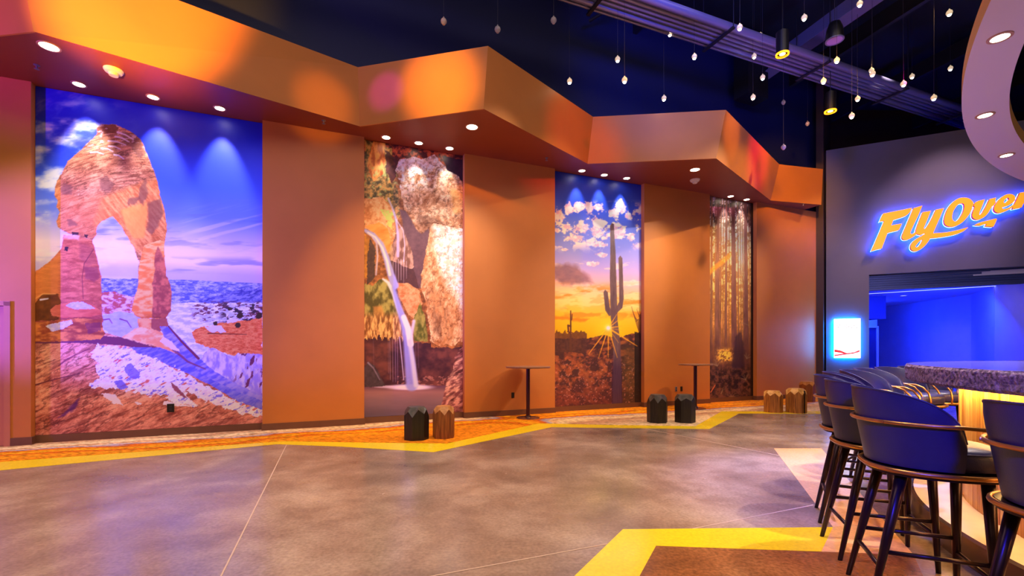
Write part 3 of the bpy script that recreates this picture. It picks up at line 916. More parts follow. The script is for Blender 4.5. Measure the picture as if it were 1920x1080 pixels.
def make_stool():
    r = empty('bar_stool', cat='bar stool')
    # seat cushion: rounded square, local +x is the front
    def rsq(hx, hy, n=40, e=3.2):
        out = []
        for i in range(n):
            a = 2 * PI * i / n; c, s = math.cos(a), math.sin(a)
            k = (abs(c / hx) ** e + abs(s / hy) ** e) ** (-1 / e)
            out.append((k * c, k * s))
        return out
    m = MB(); n = 40
    prof = [(.93, .665), (1.0, .675), (1.015, .70), (1.01, .73), (.985, .752), (.93, .763), (.6, .772), (.02, .775)]
    for sc_, z in prof:
        for x, y in rsq(.235 * sc_, .225 * sc_):
            m.v.append((x + .02, y, z))
    for j in range(len(prof) - 1):
        for i in range(n):
            i2 = (i + 1) % n
            m.f.append((j * n + i, j * n + i2, (j + 1) * n + i2, (j + 1) * n + i))
    m.f.append(tuple(range(n))[::-1]); m.f.append(tuple((len(prof) - 1) * n + i for i in range(n)))
    autosmooth(m.build('seat', LEA, r), 50)
    sm_ = MB().tube([(x + .02, y, .748) for x, y in rsq(.235 * .99, .225 * .99)], .0045, 5, closed=True).build('seat_piping', LEA, r, smooth=True)
    # wrap-around back
    na, nz = 48, 8; TH = math.radians(99); m = MB(); vs = []
    for side in (0, 1):
        for i in range(na + 1):
            th = -TH + 2 * TH * i / na
            u_ = abs(th) / TH
            ztop = .80 + .225 * (max(0, 1 - u_ ** 3.2)) ** .62
            for j in range(nz + 1):
                t = j / nz
                z = .672 + (ztop - .672) * t
                rad = .258 + .064 * ((z - .67) / .35) + (0 if side == 0 else -.036 + .004 * (t - .5))
                edge = .010 * ((1 - min(1, (1 - t) * 4)) ** 2)
                rad += -edge if side == 0 else edge
                cx, cy = -math.cos(th) * rad, math.sin(th) * rad * .98
                vs.append((cx + .01, cy, z))
    m.v = vs
    B_ = (na + 1) * (nz + 1)
    for i in range(na):
        for j in range(nz):
            a_ = i * (nz + 1) + j; b_ = (i + 1) * (nz + 1) + j
            m.f.append((a_, b_, b_ + 1, a_ + 1)); m.f.append((B_ + a_ + 1, B_ + b_ + 1, B_ + b_, B_ + a_))
        a_ = i * (nz + 1) + nz; b_ = a_ + nz + 1
        m.f.append((a_, b_, B_ + b_, B_ + a_)); a_ -= nz; b_ -= nz
        m.f.append((b_, a_, B_ + a_, B_ + b_))
    for i in (0, na):
        for j in range(nz):
            a_ = i * (nz + 1) + j
            m.f.append((a_, a_ + 1, B_ + a_ + 1, B_ + a_))
    autosmooth(m.build('backrest', LEA, r), 60)
    # piping along the upper edge of the back
    pp = []
    for i in range(na + 1):
        k = i * (nz + 1) + nz
        pp.append(Vector(vs[k]) + Vector((0, 0, .000)))
    MB().tube(pp, .0045, 6).build('back_piping', LEA, r, smooth=True)
    # brass seat ring, under frame
    ring = [(x + .012, y, .655) for x, y in rsq(.272, .268, 48, 2.5)]
    MB().tube(ring, .0112, 10, closed=True).build('seat_ring', BRASS, r, smooth=True)
    m = MB(); a_ = rsq(.262, .258, 40, 2.5); m.prism([(x + .012, y) for x, y in a_], .632, .664); m.build('seat_frame', LEG, r)
    # arm rail
    pts = [(.245, -.262, .668), (.244, -.272, .72), (.225, -.288, .79), (.18, -.298, .845), (.12, -.304, .868), (.02, -.306, .874)]
    arc = []
    for i in range(25):
        th = math.radians(-84 + 168 * i / 24)
        arc.append((-math.cos(th) * .311 + .01, math.sin(th) * .306, .874))
    path = pts + arc + [(x, -y, z) for x, y, z in reversed(pts)]
    MB().tube(path, .009, 8).build('arm_rail', BRASS, r, smooth=True)
    m = MB()
    for th in (-40, 40):
        t_ = math.radians(th)
        c = Vector((-math.cos(t_) * .318 + .01, math.sin(t_) * .313, .874)); d_ = Vector((-math.cos(t_), math.sin(t_), 0))
        m.tube([c - d_ * .02, c + d_ * .004], .007, 8)
    m.build('rail_screws', BRASS, r)
    # legs and stretchers: upright front legs, rear legs raked backwards
    def at(sx, sy, z):
        t_ = 1 - z / .64
        return (sx * .155 + .01 + (.02 if sx > 0 else -.135) * t_, sy * (.155 + .045 * t_), z)

    for sx in (-1, 1):
        for sy in (-1, 1):
            MB().tube([at(sx, sy, .64), at(sx, sy, .32), at(sx, sy, 0)], [.0255, .020, .012], 14).build('leg', LEG, r, smooth=True)
    for (a_, b_, z) in (((-1, -1), (-1, 1), .20), ((1, -1), (1, 1), .20), ((-1, -1), (1, -1), .27), ((-1, 1), (1, 1), .27)):
        MB().tube([at(*a_, z), at(*b_, z)], .0105, 8).build('stretcher', LEG, r, smooth=True)
    return r


def copy_tree(o, parent=None):
    c = o.copy(); COL.objects.link(c); c.parent = parent
    for ch in list(o.children):
        copy_tree(ch, c)
    return c


tang = [(1.80, 1.74), (1.78, 2.37), (1.985, 2.88), (2.26, 3.40), (2.63, 3.86), (3.06, 4.27), (3.46, 4.64), (3.92, 4.96), (4.38, 5.22)]
labs = ['navy leather bar stool with brass rail, cut off by the right edge of the photo',
        'navy leather bar stool shown whole, nearest one in full view',
        'navy leather bar stool just behind the nearest whole one',
        'navy leather bar stool at the left end of the row, third behind the nearest',
        'navy leather bar stool whose curved back shows above the left-end stools',
        'navy leather bar stool in the middle of the far cluster of backs',
        'navy leather bar stool with brass arm loops, left of the stone edge',
        'navy leather bar stool with pale-lit seat under the stone edge',
        'navy leather bar stool farthest along the bar, mostly behind the stone edge']
st0 = make_stool()
for i, (x, y) in enumerate(tang):
    o = st0 if i == 0 else copy_tree(st0)
    l_ = math.hypot(x, y)
    cx, cy = x + .255 * y / l_, y - .255 * x / l_
    o.location = (cx, cy, 0)
    o.rotation_euler = (0, 0, math.atan2(BC[1] - cy, BC[0] - cx) + math.radians([2, -14, -2, -2, 4, -3, 3, 0, 2][i]))
    o.scale = (.97, .90, 1)
    o['label'] = labs[i]; o['group'] = 'bar stools around the curved bar'

# ------------------------------------------------------------------ stump stools
WDK = wood('charred_wood', (14, 10, 11), (40, 27, 24), 3, .5)
WDKt = wood('charred_wood_cut_lit', (52, 44, 40), (86, 74, 66), 4, .5, (3, 3, 3), .4)  # cut facets paler: end grain plus the light falling on them, painted in
WBR = wood('brown_wood', (108, 54, 26), (160, 92, 46), 3, .5)
WBRt = wood('brown_wood_cut_lit', (170, 104, 48), (208, 142, 74), 4, .5, (3, 3, 3), .4)
WYL = wood('oak_wood', (122, 68, 26), (192, 122, 52), 3.4, .5)
WYLt = wood('oak_wood_cut_lit', (196, 134, 60), (236, 180, 100), 4, .5, (3, 3, 3), .4)


def stump(cx, cy, rad, h, n, rot, mb_, mt_, label, crack=False, seed=0):
    q_ = random.Random(seed)
    r = empty('stump_stool', (cx, cy, 0), rot, label=label, cat='stool', group='faceted wooden stump stools')
    ang = [2 * PI * (i + q_.uniform(-.13, .13)) / n for i in range(n)]
    B_ = [(rad * math.cos(a), rad * math.sin(a)) for a in ang]
    lowz = [h - .115 * q_.uniform(.75, 1.25) for _ in range(n)]
    mid = []; inn = []
    for i in range(n):
        p, q2 = B_[i], B_[(i + 1) % n]
        mx, my = (p[0] + q2[0]) / 2, (p[1] + q2[1]) / 2
        mid.append((mx, my, h - .045 * q_.uniform(.6, 1.3)))
        inn.append((mx * .76, my * .76, h))
    bod = MB(); cut = MB()
    for i in range(n):
        j = (i + 1) % n
        bod.add([(B_[i][0] * .985, B_[i][1] * .985, 0), (B_[j][0] * .985, B_[j][1] * .985, 0), (B_[j][0], B_[j][1], lowz[j]), mid[i], (B_[i][0], B_[i][1], lowz[i])],
                [(0, 1, 2, 3, 4)])
        cut.add([(B_[i][0], B_[i][1], lowz[i]), mid[i], inn[i], inn[i - 1], mid[i - 1]], [(0, 1, 2), (0, 2, 3), (0, 3, 4)])
    bod.add([(b[0] * .985, b[1] * .985, 0) for b in B_], [tuple(range(n))[::-1]])
    cut.add(inn, [tuple(range(n))])
    bod.build('body', mb_, r); cut.build('chamfered_top', mt_, r)
    if crack:
        a = -PI / 2 - rot + .35
        rr_ = rad * .93
        m = MB()
        for k in range(6):
            m.box(rr_ * math.cos(a) - .004, rr_ * math.cos(a) + .004, rr_ * math.sin(a) - .02, rr_ * math.sin(a) + .012, h * k / 6 * .93, h * (k + 1) / 6 * .93)
        m.build('drying_crack', BLK, r)
    return r


D = math.radians
stump(-1.30, 6.30, .172, .445, 7, D(8), WDK, WDKt, 'dark charred stump stool in front of the waterfall mural, left of a brown one', seed=1)
stump(-.945, 6.42, .160, .44, 7, D(22), WBR, WBRt, 'reddish-brown stump stool in front of the waterfall mural', seed=2)
stump(2.44, 7.79, .172, .47, 7, D(4), WDK, WDKt, 'dark charred stump stool right of the saguaro mural, left of its twin', seed=3)
stump(2.905, 7.80, .172, .47, 7, D(30), WDK, WDKt, 'dark charred stump stool below the outlets, nearer the second high table', seed=4)
stump(5.13, 9.12, .178, .42, 7, D(16), WYL, WYLt, 'light oak stump stool, left one of the pair at the end of the carpet', seed=5)
stump(5.54, 9.05, .185, .47, 8, D(3), WYL, WYLt, 'light oak stump stool with a dark drying crack, right one of the pair', True, seed=6)
stump(6.98, 10.98, .17, .48, 7, D(25), WBR, WBRt, 'brown stump stool in the far corner behind the oak pair', seed=7)

# ------------------------------------------------------------------ high tables
TT = mat('table_top_brown', (150, 108, 88), .3, var=.08)
POLE = mat('table_pole', (74, 44, 58), .22, metal=.7)
BRZ = mat('table_base', (128, 92, 84), .22, metal=.8)


def high_table(x, y, rad, h, label):
    r = empty('high_table', (x, y, 0), label=label, cat='table', group='slim round high tables')
    MB().lathe([(rad - .012, h - .028), (rad, h - .018), (rad, h - .004), (rad - .004, h), (.001, h)], 48).lathe([(.001, h - .028), (rad - .012, h - .028)], 48).build('table_top', TT, r)
    MB().lathe([(.034, .02), (.034, h - .03)], 20).build('pole', POLE, r, smooth=True)
    MB().lathe([(.075, h - .042), (.075, h - .028), (.001, h - .028)], 20).build('top_plate', POLE, r)
    MB().lathe([(.21, 0), (.21, .010), (.20, .018), (.06, .024), (.05, .05), (.036, .055)], 40).build('base', BRZ, r)


high_table(.286, 8.27, .40, .925, 'round high table with slim pole left of the saguaro mural')
high_table(3.80, 9.62, .335, .93, 'round high table with slim pole behind the dark stump stools, by the forest mural')

# ------------------------------------------------------------------ lit lettering on the dark wall
SO = .17


def s1(x, y): return R.hit(1620 + x / 9, 370 + y / 9, SO)
def s2(x, y): return R.hit(1760 + x / 9, 340 + y / 9, SO)


def curve_mesh(loops, depth, name):
    """filled outline (2D points of a frame) as a mesh, thickness depth along +z, front at z=depth"""
    cu = bpy.data.curves.new(name, 'CURVE'); cu.dimensions = '2D'; cu.fill_mode = 'BOTH'; cu.extrude = depth / 2
    for lp in loops:
        s = cu.splines.new('POLY'); s.points.add(len(lp) - 1); s.use_cyclic_u = True
        for i, (x, y) in enumerate(lp):
            s.points[i].co = (x, y, depth / 2, 1)
    o = bpy.data.objects.new(name, cu)
    COL.objects.link(o)
    dg = bpy.context.evaluated_depsgraph_get(); dg.update()
    me = bpy.data.meshes.new_from_object(o.evaluated_get(dg))
    bpy.data.objects.remove(o); 
    return me


def smooth_loop(pts, sharp=50):
    """corner cutting on the gentle corners only"""
    for _ in range(2):
        out = []
        n_ = len(pts)
        for i in range(n_):
            a, b, c = Vector(pts[i - 1]), Vector(pts[i]), Vector(pts[(i + 1) % n_])
            u_, v_ = b - a, c - b
            if u_.length < 1e-6 or v_.length < 1e-6: continue
            if math.degrees(u_.angle(v_)) > sharp:
                out.append(tuple(b))
            else:
                out += [tuple(b - u_ * .25), tuple(b + v_ * .25)]
        pts = out
    return pts


LET = {
    'letter_f': (s1, [[(325, 272), (575, 222), (812, 175), (790, 235), (745, 290), (680, 325), (590, 352), (498, 382), (465, 470), (560, 452), (642, 440), (620, 500), (590, 552), (500, 575), (400, 602), (345, 750), (303, 862), (220, 880), (120, 912), (200, 730), (290, 520), (338, 402), (300, 398), (257, 417), (290, 340)]]),
    'letter_l': (s1, [[(838, 180), (985, 138), (940, 260), (860, 430), (790, 575), (784, 602), (805, 617), (835, 608), (862, 585), (892, 622), (850, 658), (780, 700), (715, 722), (665, 718), (637, 690), (640, 640), (690, 525), (765, 350)]]),
    'letter_y': (s1, [[(990, 248), (1132, 225), (1090, 330), (1030, 480), (1012, 520), (1030, 530), (1062, 495), (1120, 400), (1170, 300), (1215, 205), (1352, 180), (1310, 280), (1240, 440), (1170, 603), (1260, 598), (1390, 590), (1540, 560), (1660, 530), (1762, 503), (1680, 578), (1560, 625), (1410, 656), (1260, 678), (1122, 690), (1090, 745), (1030, 820), (960, 880), (880, 915), (820, 905), (782, 865), (785, 810), (820, 745), (900, 685), (985, 640), (1042, 602), (1010, 612), (960, 638), (895, 624), (862, 580), (920, 420)],
                      [(992, 708), (945, 738), (895, 790), (868, 832), (895, 843), (930, 815), (970, 760)]]),
    'letter_o': (s2, [[(415, 270), (480, 275), (540, 300), (580, 345), (592, 380), (575, 420), (560, 480), (520, 560), (450, 650), (370, 720), (280, 762), (190, 772), (120, 745), (90, 700), (92, 620), (130, 500), (190, 400), (270, 320), (345, 280)],
                      [(400, 368), (430, 385), (435, 440), (410, 520), (360, 610), (310, 665), (270, 675), (235, 650), (228, 590), (250, 500), (300, 420), (350, 378)]]),
    'letter_v': (s2, [[(635, 335), (780, 302), (750, 390), (702, 500), (688, 550), (698, 568), (730, 540), (790, 440), (860, 297), (968, 272), (955, 335), (968, 352), (940, 398), (905, 430), (885, 455), (850, 520), (790, 590), (720, 635), (650, 652), (592, 635), (560, 590), (572, 520), (612, 427), (592, 422), (600, 375)]]),
    'letter_e': (s2, [[(1185, 210), (1250, 218), (1290, 250), (1300, 300), (1270, 350), (1200, 400), (1130, 425), (1068, 437), (1090, 464), (1150, 455), (1220, 420), (1262, 392), (1278, 400), (1235, 452), (1150, 498), (1070, 528), (1000, 536), (950, 512), (928, 470), (942, 410), (982, 350), (1045, 278), (1115, 228)],
                      [(1178, 274), (1190, 300), (1150, 345), (1110, 362), (1098, 352), (1120, 310), (1150, 282)]]),
    'letter_r': (s2, [[(1372, 190), (1500, 168), (1485, 215), (1530, 180), (1590, 158), (1640, 162), (1625, 215), (1560, 230), (1490, 270), (1440, 360), (1400, 440), (1300, 462), (1245, 470), (1262, 410), (1310, 320)]]),
    'arrow_shape': (s2, [[(970, 625), (985, 640), (960, 700), (925, 765), (890, 768), (785, 758), (812, 715), (740, 735), (700, 748), (600, 737), (680, 695), (800, 665)]]),
}
sign = empty('lit_sign', label='orange illuminated FlyOver sign with blue halo on the slate wall', cat='sign')
FACE = mat('sign_face_orange', (255, 160, 40), .35, emit=.75)
SIDE = mat('sign_side_red', (190, 16, 60), .4, emit=.25)
HALO = mat('sign_halo', (20, 80, 255), .4, emit=30)
EDGE = mat('sign_backtray', (200, 225, 255), .4, emit=5.0)


def place(me, name, off, m_list, parent, **kw):
    """mesh drawn in (along, z, depth) of frame R"""
    for v in me.vertices:
        a, z, d_ = v.co
        v.co = R.pt(a, off + d_, z)
    me.materials.clear()
    for m_ in m_list: me.materials.append(m_)
    if len(m_list) > 1:
        nrm = Vector((R.n[0], R.n[1], 0))
        for p in me.polygons:
            p.material_index = 0 if abs(p.normal.dot(nrm)) > .8 else 1
    me.update()
    return link(name, me, None, parent, **kw)


for nm, (fn, loops) in LET.items():
    L2 = []
    for lp in loops:
        L2.append(smooth_loop([fn(x, y) for x, y in lp]))
    me = curve_mesh(L2, .07, nm)
    bm = bmesh.new(); bm.from_mesh(me); bmesh.ops.remove_doubles(bm, verts=bm.verts, dist=1e-5); bmesh.ops.recalc_face_normals(bm, faces=bm.faces); bm.to_mesh(me); bm.free()
    place(me, nm, SO - .07, [FACE, SIDE], sign)
    me2 = curve_mesh(L2, .012, nm)
    place(me2, 'halo_light', SO - .085, [EDGE], sign)
    me3 = curve_mesh(L2, .01, nm)
    place(me3, 'halo_tray', SO - .10, [HALO], sign)

# screen
sa0, sz0 = R.hit(1563.5, 671, .18); sa1, sz1 = R.hit(1613.5, 597, .18)
scr = empty('display_screen', label='bright white portrait screen reading NOW BOARDING beside the blue opening', cat='screen')
EM_W = mat('screen_white', (255, 255, 255), .3, emit=2.2)
MB().fbox(R, sa0, sa1, .14, .18, sz0, sz1).build('housing', BLK, scr)
MB().fbox(R, sa0, sa1, .18, .182, sz0, sz1).build('display', EM_W, scr)
MB().fbox(R, sa0 + .02, sa1 - .02, .03, .06, sz0 + .02, sz1 - .02).build('halo_tray', mat('cyan_halo', (0, 140, 255), .4, emit=80), scr)
tc_ = bpy.data.curves.new('screen_text', 'FONT'); tc_.body = 'NOW BOARDING'; tc_.align_x = 'CENTER'; tc_.size = .118; tc_.offset = .003
to = bpy.data.objects.new('screen_text', tc_); COL.objects.link(to)
dg = bpy.context.evaluated_depsgraph_get(); dg.update()
tm = bpy.data.meshes.new_from_object(to.evaluated_get(dg)); bpy.data.objects.remove(to)
xs = [v.co.x for v in tm.vertices]; sw = (sa1 - sa0) * .78 / (max(xs) - min(xs))
for v in tm.vertices:
    x, y, z = v.co; v.co = ((sa0 + sa1) / 2 + x * sw, sz1 - .24 + y * 1.1, .002)
place(tm, 'lettering', .182, [mat('screen_grey', (150, 140, 150), .4, emit=.4)], scr)
sw_ = sa1 - sa0
for pts, c in (([(0, .20), (.25, .17), (.5, .10), (.75, .12), (1, .19), (1, .16), (.75, .09), (.5, .07), (.25, .11), (0, .13)], (235, 60, 70)),
               ([(0, .06), (.3, .09), (.6, .11), (1, .15), (1, .13), (.6, .08), (.3, .05), (0, .02)], (235, 90, 120))):
    me = curve_mesh([[(sa0 + .012 + x * (sw_ - .024), sz0 + .02 + y * 1.0) for x, y in pts]], .001, 'ribbon')
    place(me, 'red_ribbon', .183, [mat('ribbon_%d' % c[1], c, .4, emit=.8)], scr)

# ------------------------------------------------------------------ the four murals: flat prints, painted point by point on a fine grid
def hsh(ix, iy, seed):
    n = (ix.astype(np.int64) * 374761393 + iy.astype(np.int64) * 668265263 + seed * 974711) & 0x7fffffff
    n = ((n ^ (n >> 13)) * 1274126177) & 0x7fffffff
    return ((n ^ (n >> 16)) & 0xffff) / 65535.0


def vn(x, y, seed=0):
    ix = np.floor(x); iy = np.floor(y); fx = x - ix; fy = y - iy
    fx = fx * fx * (3 - 2 * fx); fy = fy * fy * (3 - 2 * fy)
    a = hsh(ix, iy, seed); b = hsh(ix + 1, iy, seed); c = hsh(ix, iy + 1, seed); d = hsh(ix + 1, iy + 1, seed)
    return (a * (1 - fx) + b * fx) * (1 - fy) + (c * (1 - fx) + d * fx) * fy


def fbm(x, y, s, seed=0, oc=4, rough=.55):
    """noise 0..1 with features of about s print units"""
    v = 0; amp = 1; tot = 0
    for o in range(oc):
        v = v + amp * vn(x / s * 2 ** o + 17.3 * o, y / s * 2 ** o + 9.1 * o, seed + o); tot += amp; amp *= rough
    return v / tot


def sst(a, b, x):
    t = np.clip((x - a) / (b - a), 0, 1)
    return t * t * (3 - 2 * t)


def crack(x, y, s, seed, w=.05):
    return sst(1 - w, 1 - w * .3, 1 - np.abs(2 * fbm(x, y, s, seed, 5, .6) - 1))


class Print:
    def __init__(s, x, y):
        s.x, s.y = x, y
        s.c = np.zeros((len(x), 3))

    def mask(s, pts, warp=0, ws=8, seed=1, soft=0):
        x, y = s.x, s.y
        if warp:
            x = x + (fbm(s.x, s.y, ws, seed, 3) - .5) * 2 * warp
            y = y + (fbm(s.x, s.y, ws, seed + 50, 3) - .5) * 2 * warp
        P = np.array(pts, float)
        ins = np.zeros(len(x), bool)
        dist = np.full(len(x), 1e9) if soft else None
        for i in range(len(P)):
            x1, y1 = P[i - 1]; x2, y2 = P[i]
            if y1 != y2:
                cnd = ((y1 > y) != (y2 > y)) & (x < (x2 - x1) * (y - y1) / (y2 - y1) + x1)
                ins ^= cnd
            if soft:
                dx, dy = x2 - x1, y2 - y1; L2 = dx * dx + dy * dy + 1e-9
                t = np.clip(((x - x1) * dx + (y - y1) * dy) / L2, 0, 1)
                dist = np.minimum(dist, np.hypot(x - x1 - t * dx, y - y1 - t * dy))
        if soft:
            return np.clip(.5 + np.where(ins, dist, -dist) / (2 * soft), 0, 1)
        return ins.astype(float)

    def mix(s, m, col):
        m = np.clip(m, 0, 1)[:, None]
        col = np.asarray(col, float)
        s.c = s.c * (1 - m) + col * m

    def mul(s, m, k):
        m = np.clip(m, 0, 1)[:, None]
        s.c = s.c * (1 - m + m * np.asarray(k, float))

    def stroke(s, pts, w0, w1, col, a=1, soft=1.0):
        P = np.array(pts, float); n = len(P) - 1
        best = np.zeros(len(s.x))
        for i in range(n):
            x1, y1 = P[i]; x2, y2 = P[i + 1]
            wa = w0 + (w1 - w0) * i / n; wb = w0 + (w1 - w0) * (i + 1) / n
            dx, dy = x2 - x1, y2 - y1; L2 = dx * dx + dy * dy + 1e-9
            t = np.clip(((s.x - x1) * dx + (s.y - y1) * dy) / L2, 0, 1)
            d = np.hypot(s.x - x1 - t * dx, s.y - y1 - t * dy)
            best = np.maximum(best, np.clip((wa + (wb - wa) * t - d) / soft + .5, 0, 1))
        s.mix(best * a, col)
        return best


def grad(v, stops):
    xs = [p for p, _ in stops]
    return np.stack([np.interp(v, xs, [c[k] for _, c in stops]) for k in range(3)], 1)


def ramp2(t, c0, c1):
    t = np.clip(t, 0, 1)[:, None]
    return np.asarray(c0, float) * (1 - t) + np.asarray(c1, float) * t


def paint_arch(p):
    x, y = p.x, p.y
    yy = y - (x - 65) * .06
    p.c = grad(yy, [(160, (14, 22, 205)), (250, (16, 40, 214)), (330, (48, 82, 226)), (390, (96, 120, 232)), (425, (176, 170, 236)), (450, (226, 208, 236)),
                    (475, (236, 214, 236)), (492, (196, 184, 232)), (507, (190, 180, 236)), (522, (228, 222, 246))])
    # left clouds
    cl = fbm(x * .55 + y * .15, y * 1.2, 26, 3, 6, .5)
    lf = sst(290, 130, x)
    p.mix(sst(.40, .76, cl) * lf * sst(150, 230, y) * .85, (232, 232, 246))
    p.mix(sst(.45, .7, fbm(x + y, y * 1.4, 34, 8)) * lf * sst(330, 190, y) * .5, (150, 120, 224))
    # wisps right
    wv = fbm(x * .5 + y * 1.1, y * 3.2 + x * .8, 28, 21, 5)
    p.mix(sst(.5, .72, wv) * sst(300, 380, x) * sst(375, 420, y) * sst(520, 470, y) * .35, (236, 214, 242))
    p.mix(sst(.55, .75, fbm(x * .35, y * 2.4, 22, 31)) * sst(360, 400, y) * sst(480, 440, y) * .55, (86, 96, 226))
    p.mix(sst(.52, .7, fbm(x * .3, y * 2, 26, 33)) * sst(478, 492, y) * sst(515, 505, y) * .7, (130, 130, 230))
    p.mix(sst(.5, .65, fbm(x, y * 1.3, 12, 41)) * sst(395, 360, x) * sst(330, 300, y) * sst(280, 300, y) * .0, (255, 255, 255))
    # far ridges
    hz = 520 + (x - 195) * .02 + 3 * fbm(x, x * 0, 22, 5)
    t = fbm(x, y * 2.6, 9, 6, 6, .72)
    p.mix((y > hz + sst(300, 492, x) * 3).astype(float), ramp2(sst(.3, .72, t), (78, 88, 190), (184, 192, 240)))
    m = p.mask([(370, 560), (420, 552), (460, 542), (492, 540), (492, 580), (380, 578)], 3, 14)
    p.mix(m, ramp2(sst(.3, .7, fbm(x + y, y * 2.2, 7, 7, 6, .7)), (56, 58, 170), (140, 148, 230)))
    # snow plain
    p.mix((y > 566 + 4 * fbm(x, x * 0, 30, 4)).astype(float), ramp2(sst(.3, .7, fbm(x, y * 3, 14, 9, 6, .65)), (180, 184, 240), (236, 236, 252)))
    sc_ = sst(.54, .62, fbm(x, y * 2.6, 7, 10, 4))
    p.mix(sc_ * sst(350, 372, x) * sst(562, 570, y) * sst(606, 598, y), (110, 60, 86))
    p.mix(sst(.55, .62, fbm(x, y * 2.0, 11, 11, 3)) * sst(400, 430, x) * sst(565, 570, y) * sst(612, 600, y), (60, 40, 66))
    # orange mesa
    m = p.mask([(361, 622), (378, 612), (400, 609), (440, 601), (470, 600), (492, 596), (492, 668), (436, 668), (400, 652), (382, 650), (366, 640)], 3, 9)
    p.mix(m, ramp2(sst(.25, .75, fbm(x, y * 3, 6, 12, 6, .7)), (202, 88, 50), (244, 156, 100)))
    p.mix(p.mask([(384, 612), (415, 610), (425, 622), (395, 624)], 3, 6), (214, 204, 240))
    p.mix(p.mask([(424, 600), (448, 596), (444, 604), (425, 606)], 2, 6), (214, 204, 240))
    for bx_, by_, br in ((404, 606, 4), (446, 610, 5), (486, 592, 6), (450, 592, 5), (430, 580, 3)):
        p.mix(((x - bx_) ** 2 + (y - by_) ** 2 < (br * (.6 + .8 * fbm(x, y, 3, 13))) ** 2).astype(float), (58, 36, 40))
    p.stroke([(390, 625), (462, 627)], 1.2, .6, (120, 48, 40))
    # lavender gully on the right
    m = p.mask([(376, 674), (392, 652), (404, 655), (438, 671), (446, 662), (492, 665), (492, 745), (440, 720), (400, 695)], 2, 8)
    p.mix(m, ramp2(sst(.3, .7, fbm(x * 1.5, y * .8, 9, 14, 4)), (150, 136, 232), (212, 200, 244)))
    p.mix(m * sst(.58, .64, fbm(x * 1.4 + y * .3, y * .6, 9, 15, 4)) * sst(430, 452, x), (108, 44, 92))
    # band of rock and snow behind the arch, seen through the opening
    m = p.mask([(190, 548), (212, 547), (245, 556), (262, 556), (262, 585), (225, 588), (190, 590)], 3, 9)
    p.mix(m, ramp2(sst(.4, .6, fbm(x, y * 2, 8, 16, 5)), (176, 84, 88), (214, 190, 226)))
    p.mix(p.mask([(190, 592), (225, 584), (262, 590), (262, 612), (228, 634), (205, 625), (190, 612)], 2, 8), ramp2(fbm(x, y * 2, 9, 17), (150, 158, 238), (196, 200, 250)))
    p.stroke([(192, 600), (205, 598), (210, 606)], 1.3, .8, (130, 60, 110)); p.stroke([(225, 598), (238, 602), (246, 614)], 1.3, .8, (120, 60, 110))
    # ---- the arch
    S = lambda x_, y_: ramp2(sst(.22, .78, .35 * fbm(x_ * 2.2, y_ * .7, 26, 18, 4) + .65 * fbm(x_, y_, 5.5, 19, 5, .7)), (150, 78, 60), (240, 172, 134))
    arch = [(181, 238), (189, 234), (216, 233), (233, 241), (253, 251), (264, 262), (271, 278), (282, 304), (293, 333), (300, 364), (310, 400), (313, 430),
            (309, 450), (308, 471), (309, 489), (311, 512), (319, 534), (322, 550), (320, 583), (311, 597), (264, 597), (253, 591), (247, 581), (253, 555),
            (260, 534), (259, 510), (261, 492), (251, 463), (239, 445), (229, 426), (212, 406), (190, 414), (182, 426), (180, 441), (173, 450), (160, 446),
            (141, 441), (127, 438), (109, 426), (106, 416), (112, 399), (106, 387), (108, 376), (102, 364), (103, 349), (116, 324), (127, 302), (149, 284),
            (164, 269), (181, 251)]
    ma = p.mask(arch, 1.6, 6, soft=.6)
    ang = y + 12 * np.sin((x - 100) / 60.0) + (x - 180) * .22
    body = S(x * .42 + 4, ang * 1.25)
    p.mix(ma, body)
    p.mul(ma * sst(.52, .6, fbm(x * .2, ang * 2.2, 5, 19, 4, .7)) * .6, (.62, .5, .5))
    p.mul(ma * crack(x * .35, ang * 1.2, 12, 141, .07) * .55, (.5, .4, .42))
    # lower right: diagonal strata
    dg_ = x * .75 - y * .62
    m = ma * p.mask([(190, 370), (300, 330), (330, 440), (300, 500), (240, 460), (175, 420)], 3, 14, soft=5)
    p.mix(m * .8, ramp2(sst(.3, .7, fbm(dg_ * 1.6, (x * .62 + y * .75) * .3, 6, 22, 6, .68)), (196, 100, 52), (244, 168, 100)))
    m = ma * p.mask([(226, 394), (276, 378), (277, 400), (270, 447), (252, 447), (236, 425)], 2, 8, soft=2)
    p.mix(m * .85, ramp2(fbm(x * 1.2, y * .5, 10, 23), (232, 138, 60), (250, 176, 96)))
    # warm underside of the head
    p.mix(ma * p.mask([(103, 350), (150, 372), (190, 360), (200, 412), (175, 446), (125, 440), (104, 420)], 3, 12, soft=6) * .45, (236, 132, 84))
    for pl in ([(113, 350), (122, 344), (134, 348), (134, 364), (114, 366)], [(186, 335), (200, 330), (214, 345), (205, 360), (190, 355)],
               [(232, 246), (264, 262), (272, 290), (262, 300), (246, 276), (225, 262)],
               [(262, 352), (272, 335), (278, 360), (268, 385), (258, 372)], [(276, 380), (300, 372), (306, 400), (296, 425), (284, 440), (276, 430), (278, 405)],
               [(240, 372), (262, 368), (258, 380), (238, 386)], [(125, 410), (140, 415), (146, 422), (128, 424)]):
        mm = p.mask(pl, 3, 7, soft=2) * ma
        p.mix(mm * .62, (112, 66, 66))
    p.mix(p.mask([(181, 240), (189, 234), (216, 233), (222, 240), (218, 250), (196, 250), (183, 252)], 1.5, 5) * ma * .85, ramp2(fbm(x, y, 5, 24), (84, 28, 24), (140, 60, 48)))
